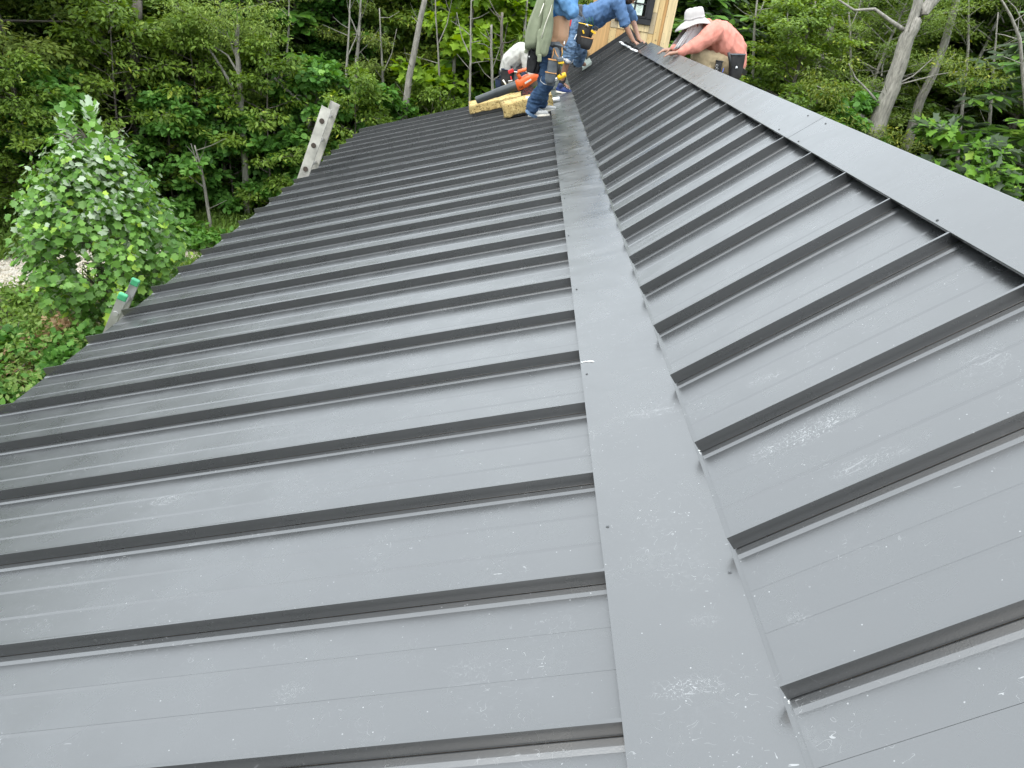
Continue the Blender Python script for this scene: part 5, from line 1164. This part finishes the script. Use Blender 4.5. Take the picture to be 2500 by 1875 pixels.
# --- man bending to the ridge in a blue shirt
def man_ridge():
    ft = pl(1358, 226, SH); t = empty('person', ft, 'man in blue shirt and pale jeans bending over the uncapped ridge by the dormer', 'person', 'roofers at work')
    A1 = P(1371, 203, 11.36); K1 = P(1394, 108, 11.22); H1 = P(1408, 50, 11.40); H2 = P(1420, 46, 11.66); K2 = P(1424, 100, 11.72); A2 = P(1412, 150, 12.05)
    pv = P(1414, 44, 11.52); md = P(1460, 34, 11.5); ch = P(1497, 14, 11.46); nk = P(1526, -10, 11.42); hd = P(1543, -15, 11.36)
    s1 = P(1510, 8, 11.24); s2 = P(1515, -2, 11.66); e1 = P(1525, 58, 11.20); w1_ = P(1546, 100, 11.16); e2 = P(1545, 50, 11.72); w2_ = P(1560, 96, 11.42)
    hc, fr = head_caps(hd, (.55, -.15, -.8), (.8, 0, .55)); S = Vector((0, 1, 0))
    body = [(pv, .12, md, .115, (S, 1.2)), (md, .115, ch, .13, (S, 1.2)), (ch, .12, nk, .07, (S, 1.4)), (nk, .058, hd, .055), (s1, .055, e1, .045), (e1, .043, w1_, .028), (s2, .055, e2, .043), (e2, .042, w2_, .028), (H1, .09, K1, .058), (K1, .055, A1, .036), (H2, .09, K2, .058), (K2, .055, A2, .036), (A1, .036, A1 + Vector((.1, -.02, -.05)), .03), (A2, .036, A2 + Vector((.1, 0, -.03)), .03)] + hc
    body += hand_caps(w1_, (.85, .1, -.35), (.1, .1, -1), .35, 1.05) + hand_caps(w2_, (.7, -.4, -.35), (.1, .1, -1), .35, 1.05, mir=-1)
    b = blob('body', body, SK2, t, .008, 0, it=4); face_bits(hd, fr, b); f, u, r = fr
    blob('hair', [(hd + u * .04 - f * .03, .09, hd + u * .05 + f * .005, .084, (r, .88))], HAIRM, t, .01, .003, 60)
    blob('beard', [(hd - u * .075 + f * .055, .05, hd - u * .045 + f * .03, .062, (r, 1.0)), (hd - u * .095 + f * .06, .03, hd - u * .085 + f * .06, .035)], HAIRM, t, .008, .005, 80)
    blob('shirt', [(pv + Vector((.03, 0, .005)), .150, md, .155, (S, 1.15)), (md + Vector((0, 0, -.05)), .135, ch + Vector((-.06, 0, -.05)), .12, (S, 1.1)), (md, .15, ch, .155, (S, 1.2)), (ch, .145, nk, .085, (S, 1.3)), (pv + Vector((.10, -.02, -.12)), .085, md + Vector((.02, 0, -.07)), .10), (s1, .088, e1 + Vector((0, 0, .02)), .072), (s2, .085, e2 + Vector((0, 0, .03)), .068), (ch, .12, s1, .09)], BLUE, t, .008, .016, 9, (1.6, 1, .8), 2, 2)
    ring_band(e1 + Vector((.002, 0, .0)), (s1 - e1), .068, .068, .045, .008, 'rolled_cuff', BLUE, t)
    blob('jeans', [(pv + Vector((-.02, 0, -.02)), .138, pv + Vector((.02, 0, -.06)), .13, (S, 1.2)), (H1, .108, K1, .085), (K1, .092, P(1391, 128, 11.24), .082), (P(1391, 128, 11.24), .084, P(1386, 143, 11.25), .070), (H2, .105, K2, .095), (K2, .095, A2, .08), (K1 + Vector((.06, .05, -.06)), .08, K2 + Vector((-.04, 0, -.1)), .08)], JEANL, t, .008, .019, 12, (1, 1, 1.8), 2, 6)
    bevel(MB().bar(P(1387.5, 139, 11.25), P(1382.5, 152, 11.26), .155, .15).build('turn_up', VEIL, t), .045, 4)
    blob('sock', [(A1 + Vector((.01, 0, .07)), .048, A1 + Vector((0, 0, -.02)), .046)], SHOEK, t, .008)
    sh = shoe(P(1358, 225, 11.34), (1, -.10, -.02), SHOEB, SOLE, t, nL, 1.12); blob('ankle_collar', [(A1 + Vector((0, 0, -.03)), .056, A1 + Vector((.08, -.01, -.055)), .04)], SHOEK, sh, .008)
    shoe(A2 + Vector((-.02, 0, -.08)), (.1, 1, .1), SHOEK, SHOEK, t, nR, 1.0)
    bx = (P(1434, 58, 11.4) - P(1408, 14, 11.4)).normalized()
    n_ = Vector((1, 0, .08)); tb = ring_band(pv + Vector((.0, 0, .0)), n_, .163, .195, .055, .012, 'tool_belt', LEA, t, xdir=(0, 0, 1))
    mb = MB(); mb.bar(P(1408, 14, 11.24), P(1436, 60, 11.24), .014, .055, (0, -1, 0)); bevel(mb.build('hip_belt', LEAG, tb), .004, 2)
    down = P(1422, 112, 11.2) - P(1432, 66, 11.2)
    pouch(P(1424, 84, 11.17), down, (-.2, -1, .1), .19, .26, .10, LEA, YEL, tb); pouch(P(1431, 106, 11.14), down, (-.2, -1, .1), .17, .15, .13, LEA, TRIMO, tb, False)
    bevel(MB().box(P(1424, 78, 11.10), (.075, .02, .045), frame((1, 0, .55))).build('clip', YEL, tb), .004, 2); bevel(MB().box(P(1405, 90, 11.14), (.02, .01, .075), frame((1, 0, -.3))).build('label', WHT, tb), .002, 1)
    mb = MB(); mb.tube([P(1428, 64, 11.12), P(1433, 60, 11.10), P(1436, 66, 11.10)], .012, 8); mb.build('tool_ring', MET, tb, sm=True)
    for k, (u_, v_) in enumerate(((1432, 46), (1438, 42), (1445, 42))):
        mb = MB(); mb.tube([P(u_ + 4, v_ + 22, 11.16), P(u_, v_, 11.12)], [.012, .008], 6); mb.build('glove_finger', cloth('glove_green', (.03, .09, .09)) if k == 0 else bpy.data.materials['glove_green'], tb, sm=True)
    d = empty('cordless_drill', P(1448, 75, 11.14), 'black and yellow cordless tool in the belt of the man bending in the blue shirt', 'drill', 'cordless tools')
    bevel(MB().box(P(1455, 69, 11.12), (.10, .06, .05), frame((1, 0, -.45))).build('battery', BLK, d), .006, 2); bevel(MB().box(P(1447, 77, 11.12), (.05, .05, .03), frame((1, 0, -.45))).build('foot', YEL, d), .005, 2); bevel(MB().box(P(1452, 81, 11.10), (.04, .03, .02), frame((1, 0, .3))).build('foot', YEL, d), .004, 2)
    mb = MB(); mb.tube([P(1447, 76, 11.13), P(1440, 92, 11.15)], .02, 10); mb.build('grip', BLK, d, sm=True)
    k_ = empty('utility_knife', P(1394, 60, 11.2), 'red and black tool strapped to the pale jeans thigh of the bending man', 'tool')
    bevel(MB().bar(P(1394.5, 48, 11.2), P(1391, 64, 11.2), .035, .02).build('red_case', RED, k_), .004, 2); bevel(MB().bar(P(1391, 64, 11.2), P(1384, 95, 11.2), .022, .02).build('sheath', BLK, k_), .004, 2)
man_ridge()

# --- man crouching at the far edge, off-white shirt
def man_far():
    ft = pl(1268, 246, SH); t = empty('person', ft, 'man in off-white shirt crouching at the far roof edge behind the leaf blower', 'person', 'roofers at work')
    pv = P(1243, 178, 11.72); md = P(1250, 150, 11.70); ch = P(1272, 130, 11.66); nk = P(1296, 132, 11.62); hd = P(1306, 152, 11.58)
    H1 = P(1245, 190, 11.6); K1 = P(1282, 186, 11.48); A1 = P(1266, 232, 11.56); H2 = P(1243, 190, 11.85); K2 = P(1290, 196, 11.95); A2 = P(1285, 225, 11.9)
    s1 = P(1283, 130, 11.50); s2 = P(1286, 128, 11.86); e1 = P(1286, 162, 11.46); w1_ = P(1294, 178, 11.40); e2 = P(1300, 165, 11.86); w2_ = P(1312, 190, 11.75)
    hc, fr = head_caps(hd, (.5, -.2, -.8), (.8, 0, .5)); S = Vector((0, 1, 0))
    body = [(pv, .12, md, .12, (S, 1.2)), (md, .12, ch, .13, (S, 1.2)), (ch, .12, nk, .06, (S, 1.3)), (nk, .056, hd, .055), (s1, .055, e1, .042), (e1, .04, w1_, .027), (s2, .055, e2, .042), (e2, .04, w2_, .027), (H1, .09, K1, .058), (K1, .055, A1, .036), (H2, .09, K2, .058), (K2, .055, A2, .036)] + hc + hand_caps(w1_, (.7, -.1, -.6), (0, 0, -1), .6) + hand_caps(w2_, (.5, -.3, -.6), (0, 0, -1), .6, mir=-1)
    b = blob('body', body, SK3, t, .009, 0, it=4); face_bits(hd, fr, b); f, u, r = fr
    blob('hair', [(hd + u * .035 - f * .03, .092, hd + u * .045 + f * .01, .086, (r, .88)), (hd - f * .05, .07, hd - f * .04 - u * .03, .05)], HAIRM, t, .01, .003, 60)
    blob('shirt', [(pv + Vector((.0, 0, .01)), .150, md, .155, (S, 1.15)), (md, .155, ch, .15, (S, 1.2)), (ch, .14, nk, .075, (S, 1.2)), (ch, .12, s1, .09), (s1, .085, e1, .068), (e1, .066, P(1290, 172, 11.43), .05), (s2, .085, e2, .06), (md + Vector((.08, 0, -.1)), .11, ch + Vector((.0, 0, -.08)), .10)], WHITE, t, .0085, .011, 9, (1.3, 1, .9), 2, 11)
    blob('jeans', [(pv + Vector((0, 0, -.04)), .142, pv + Vector((.02, 0, -.12)), .13, (S, 1.2)), (H1, .11, K1, .088), (K1, .086, A1, .07), (H2, .11, K2, .085), (K2, .085, A2, .07)], NAVY, t, .009, .010, 12, (1, 1, 1.5), 2, 1)
    shoe(A1 + Vector((-.04, 0, -.075)), (1, -.1, .3), SHOEK, SOLE, t, nL); shoe(A2 + Vector((-.04, 0, -.075)), (1, -.1, .3), SHOEK, SOLE, t, nL)
    tb = ring_band(pv + Vector((.01, 0, -.02)), (.15, 0, 1), .155, .18, .055, .012, 'tool_belt', LEA, t)
    pouch(P(1238, 190, 11.5), (0, 0, -1), (-.3, -1, .1), .20, .22, .12, LEA, NAVY, tb); pouch(P(1220, 205, 11.66), (0, 0, -1), (-.6, -1, .1), .13, .14, .12, NAVY, LEA, tb); pouch(P(1264, 195, 11.45), (0, 0, -1), (.1, -1, .1), .13, .20, .10, LEAG, LEAG, tb)
    bevel(MB().bar(P(1241, 177, 11.38), P(1254, 171, 11.38), .05, .04, (0, -1, 0)).build('red_tool', RED, tb), .008, 2); mb = MB(); mb.tube([P(1255, 175, 11.36), P(1263, 176, 11.36)], .010, 8); mb.build('tool_shank', MET, tb)
    bevel(MB().bar(P(1247, 186, 11.36), P(1250, 200, 11.36), .02, .02, (0, -1, 0)).build('red_handle', RED, tb), .006, 2); bevel(MB().bar(P(1246, 196, 11.35), P(1247, 203, 11.35), .07, .03, (0, -1, 0)).build('speed_square', MET, tb), .004, 1)
    mb = MB(); mb.tube([P(1228, 195, 11.45), P(1238, 211, 11.42)], [.012, .014], 8); mb.build('hammer_handle', SOLE, tb, sm=True)
    bevel(MB().box(P(1249, 163, 11.48), (.12, .03, .025), frame((1, 0, .05))).build('belt_clip', LEA, tb), .006, 2)
man_far()

# --- man beyond the ridge, coral shirt and sun hat
def man_hat():
    kx, ky = 2.0, 8.75
    def zr_(x): return -.368 - (x - RIDGE.x) * math.tan(AR) + SH
    A1 = Vector((2.02, 8.50, 0)); A1.z = zr_(A1.x) + .09; A2 = Vector((2.30, 8.95, 0)); A2.z = zr_(A2.x) + .09
    t = empty('person', (2.15, 8.7, zr_(2.15)), 'man in coral shirt and cream sun hat with neck cloth crouching behind the ridge', 'person', 'roofers at work')
    pv = P(1790, 158, 8.75); md = P(1778, 128, 8.74); ch = P(1748, 92, 8.70); nk = P(1722, 66, 8.66); hd = P(1697, 62, 8.62)
    K1 = P(1706, 138, 8.52); H1 = P(1785, 170, 8.6); H2 = P(1790, 165, 8.95); K2 = P(1725, 140, 9.05)
    s1 = P(1742, 80, 8.50); s2 = P(1738, 78, 8.95); e1 = P(1697, 112, 8.40); w1_ = P(1656, 128, 8.36); e2 = P(1700, 112, 8.95); w2_ = P(1640, 120, 8.66)
    hc, fr = head_caps(hd, (-.93, -.12, -.35), (-.33, 0, .95)); S = Vector((0, 1, 0)); f, u, r = fr
    body = [(pv, .12, md, .13, (S, 1.2)), (md, .13, ch, .14, (S, 1.2)), (ch, .13, nk, .06, (S, 1.3)), (nk, .056, hd, .055), (s1, .055, e1, .042), (e1, .04, w1_, .027), (s2, .055, e2, .042), (e2, .04, w2_, .027), (H1, .09, K1, .058), (K1, .055, A1, .036), (H2, .09, K2, .058), (K2, .055, A2, .036)] + hc + hand_caps(w1_, (-.9, .1, -.25), (0, 0, -1), .3) + hand_caps(w2_, (-.9, 0, -.25), (0, 0, -1), .3, mir=-1)
    b = blob('body', body, SK4, t, .008, 0, it=4); face_bits(hd, fr, b)
    blob('shirt', [(pv + Vector((-.01, 0, .0)), .150, md + Vector((.0, 0, .01)), .185, (S, 1.12)), (md + Vector((0, 0, .015)), .185, ch + Vector((.02, 0, .0)), .175, (S, 1.15)), (ch, .155, nk + Vector((.01, 0, -.01)), .090, (S, 1.25)), (ch, .13, s1, .095), (ch, .13, s2, .095), (s1, .098, e1, .068), (e1, .066, w1_ + Vector((.03, 0, .01)), .043), (s2, .092, e2, .066), (e2, .066, w2_ + Vector((.03, 0, .01)), .043)], PINK, t, .008, .016, 8, (1.4, 1, .8), 1, 5)
    blob('trousers', [(pv + Vector((0, 0, -.03)), .140, pv + Vector((-.02, 0, -.07)), .13, (S, 1.2)), (H1, .115, K1, .09), (K1, .088, A1, .07), (H2, .115, K2, .088), (K2, .086, A2, .07)], KHAKI, t, .0085, .012, 9, (1.6, 1, 1), 2, 8)
    nr2 = Vector((math.sin(AR), 0, math.cos(AR))); shoe(A1 + Vector((.05, 0, -.085)), (-1, 0, .8), SHOEK, SOLE, t, nr2); shoe(A2 + Vector((.05, 0, -.085)), (-1, 0, .8), SHOEK, SOLE, t, nr2)
    # sun hat: crown and drooping brim
    hb = hd + u * .052; K = 40; hu = (u * 1.0 + Vector((.05, 0, 0))).normalized(); hx = (f - hu * f.dot(hu)).normalized(); hy = hu.cross(hx)
    def rg(z, a, b_, dr=0, sk=0): return [hb + hu * (z + dr * math.cos(2 * (2 * math.pi * i / K)) + .004 * math.sin(5 * 2 * math.pi * i / K)) + hx * (math.cos(2 * math.pi * i / K) * a + sk) + hy * (math.sin(2 * math.pi * i / K) * b_) for i in range(K)]
    mb = MB(); mb.loft([rg(-.052, .195, .175, -.022, .02), rg(-.02, .150, .135, -.008, .012), rg(.0, .115, .10), rg(.005, .108, .094), rg(.05, .106, .092), rg(.095, .098, .085), rg(.112, .085, .072), rg(.118, .045, .04)], cap=False)
    top_ = rg(.118, .045, .04); mb.add(top_, [tuple(range(K))]); hat = mb.build('sun_hat', HATM, t, sm=True); so_ = hat.modifiers.new('s', 'SOLIDIFY'); so_.thickness = .004
    mb = MB(); r_ = rg(.022, .109, .095); mb.tube(r_ + [r_[0]], .004, 5, False); mb.build('hat_band', HATM, hat, sm=True)
    # neck cloth hanging from under the hat: pleated, open at the face
    mb = MB(); rows = []; K2_ = 46
    for j in range(9):
        z = -.0 - j * .040; row = []
        for i in range(K2_):
            a = R(62) + (R(298) - R(62)) * i / (K2_ - 1); sp = 1 + .012 * j; pl_ = 1 + (.035 + .006 * j) * math.sin(i * 1.9)
            q_ = hb + hu * 0 + hx * (math.cos(a) * .098 * sp * pl_) + hy * (math.sin(a) * .088 * sp * pl_)
            dwn = (Vector((-.42, 0, -.91)) if abs(a - math.pi) > R(62) else Vector((.1, 0, -1))); lim = 1.0 if abs(a - math.pi) > R(50) else .45
            row.append(q_ + dwn * (j * .040 * lim))
        rows.append(row)
    vs = [p for r0 in rows for p in r0]; mb.add(vs, [(j * K2_ + i, j * K2_ + i + 1, (j + 1) * K2_ + i + 1, (j + 1) * K2_ + i) for j in range(8) for i in range(K2_ - 1)])
    nc = mb.build('neck_cloth', VEIL, t, sm=True); nc.modifiers.new('s', 'SOLIDIFY').thickness = .002
    # print on the back of the shirt: a short row of dark strokes
    for k in range(7):
        q = P(1755 + k * 4.6, 66 + k * 3.5, 8.60); mb = MB(); mb.tube([q, q + Vector((.006, -.004, -.008))], .0025, 4); mb.build('print', INK, t)
    tb = ring_band(pv + Vector((.0, 0, -.01)), (.38, 0, 1), .160, .185, .05, .012, 'tool_belt', LEA, t)
    mb = MB(); mb.bar(P(1778, 160, 8.5), P(1800, 150, 8.5), .014, .045, (0, -1, 0)); bevel(mb.build('hip_belt', LEAG, tb), .005, 2)
    pouch(P(1797, 164, 8.44), (.12, 0, -1), (.1, -1, .1), .15, .25, .11, LEA, LEAG, tb); pouch(P(1752, 170, 8.44), (.0, 0, -1), (-.1, -1, .1), .07, .17, .04, LEA, LEA, tb, False)
    for v_ in (161, 169):
        mb = MB(); c_ = P(1750, v_, 8.41); r_ = [c_ + Vector((math.cos(a) * .013, 0, math.sin(a) * .013)) for a in [k * math.pi / 6 for k in range(13)]]; mb.tube(r_, .003, 5, False); mb.build('grommet', MET, tb, sm=True)
    mb = MB(); mb.tube([P(1779, 128, 8.34), P(1782, 148, 8.35), P(1783, 165, 8.36)], [.017, .014, .013], 8); mb.build('hammer_handle', BLK, tb, sm=True)
    mb = MB(); mb.tube([P(1797, 160, 8.40), P(1798, 167, 8.39)], [.012, .015], 8); mb.build('white_tool', WHT, tb, sm=True)
    mb = MB(); mb.bar(P(1787, 164, 8.40), P(1793, 162, 8.40), .02, .01, (0, -1, 0)); mb.build('red_tool', RED, tb)
    mb = MB(); mb.tube([P(1764, 176, 8.40), P(1767, 166, 8.40)], .005, 6); mb.build('pencil', cloth('pencil_blue', (.1, .15, .5)), tb)
    mb = MB(); mb.tube([P(1800, 118, 8.6), P(1806, 114, 8.6), P(1807, 121, 8.6)], .004, 5); mb.build('strap_loop', TRIMO, tb, sm=True)
man_hat()
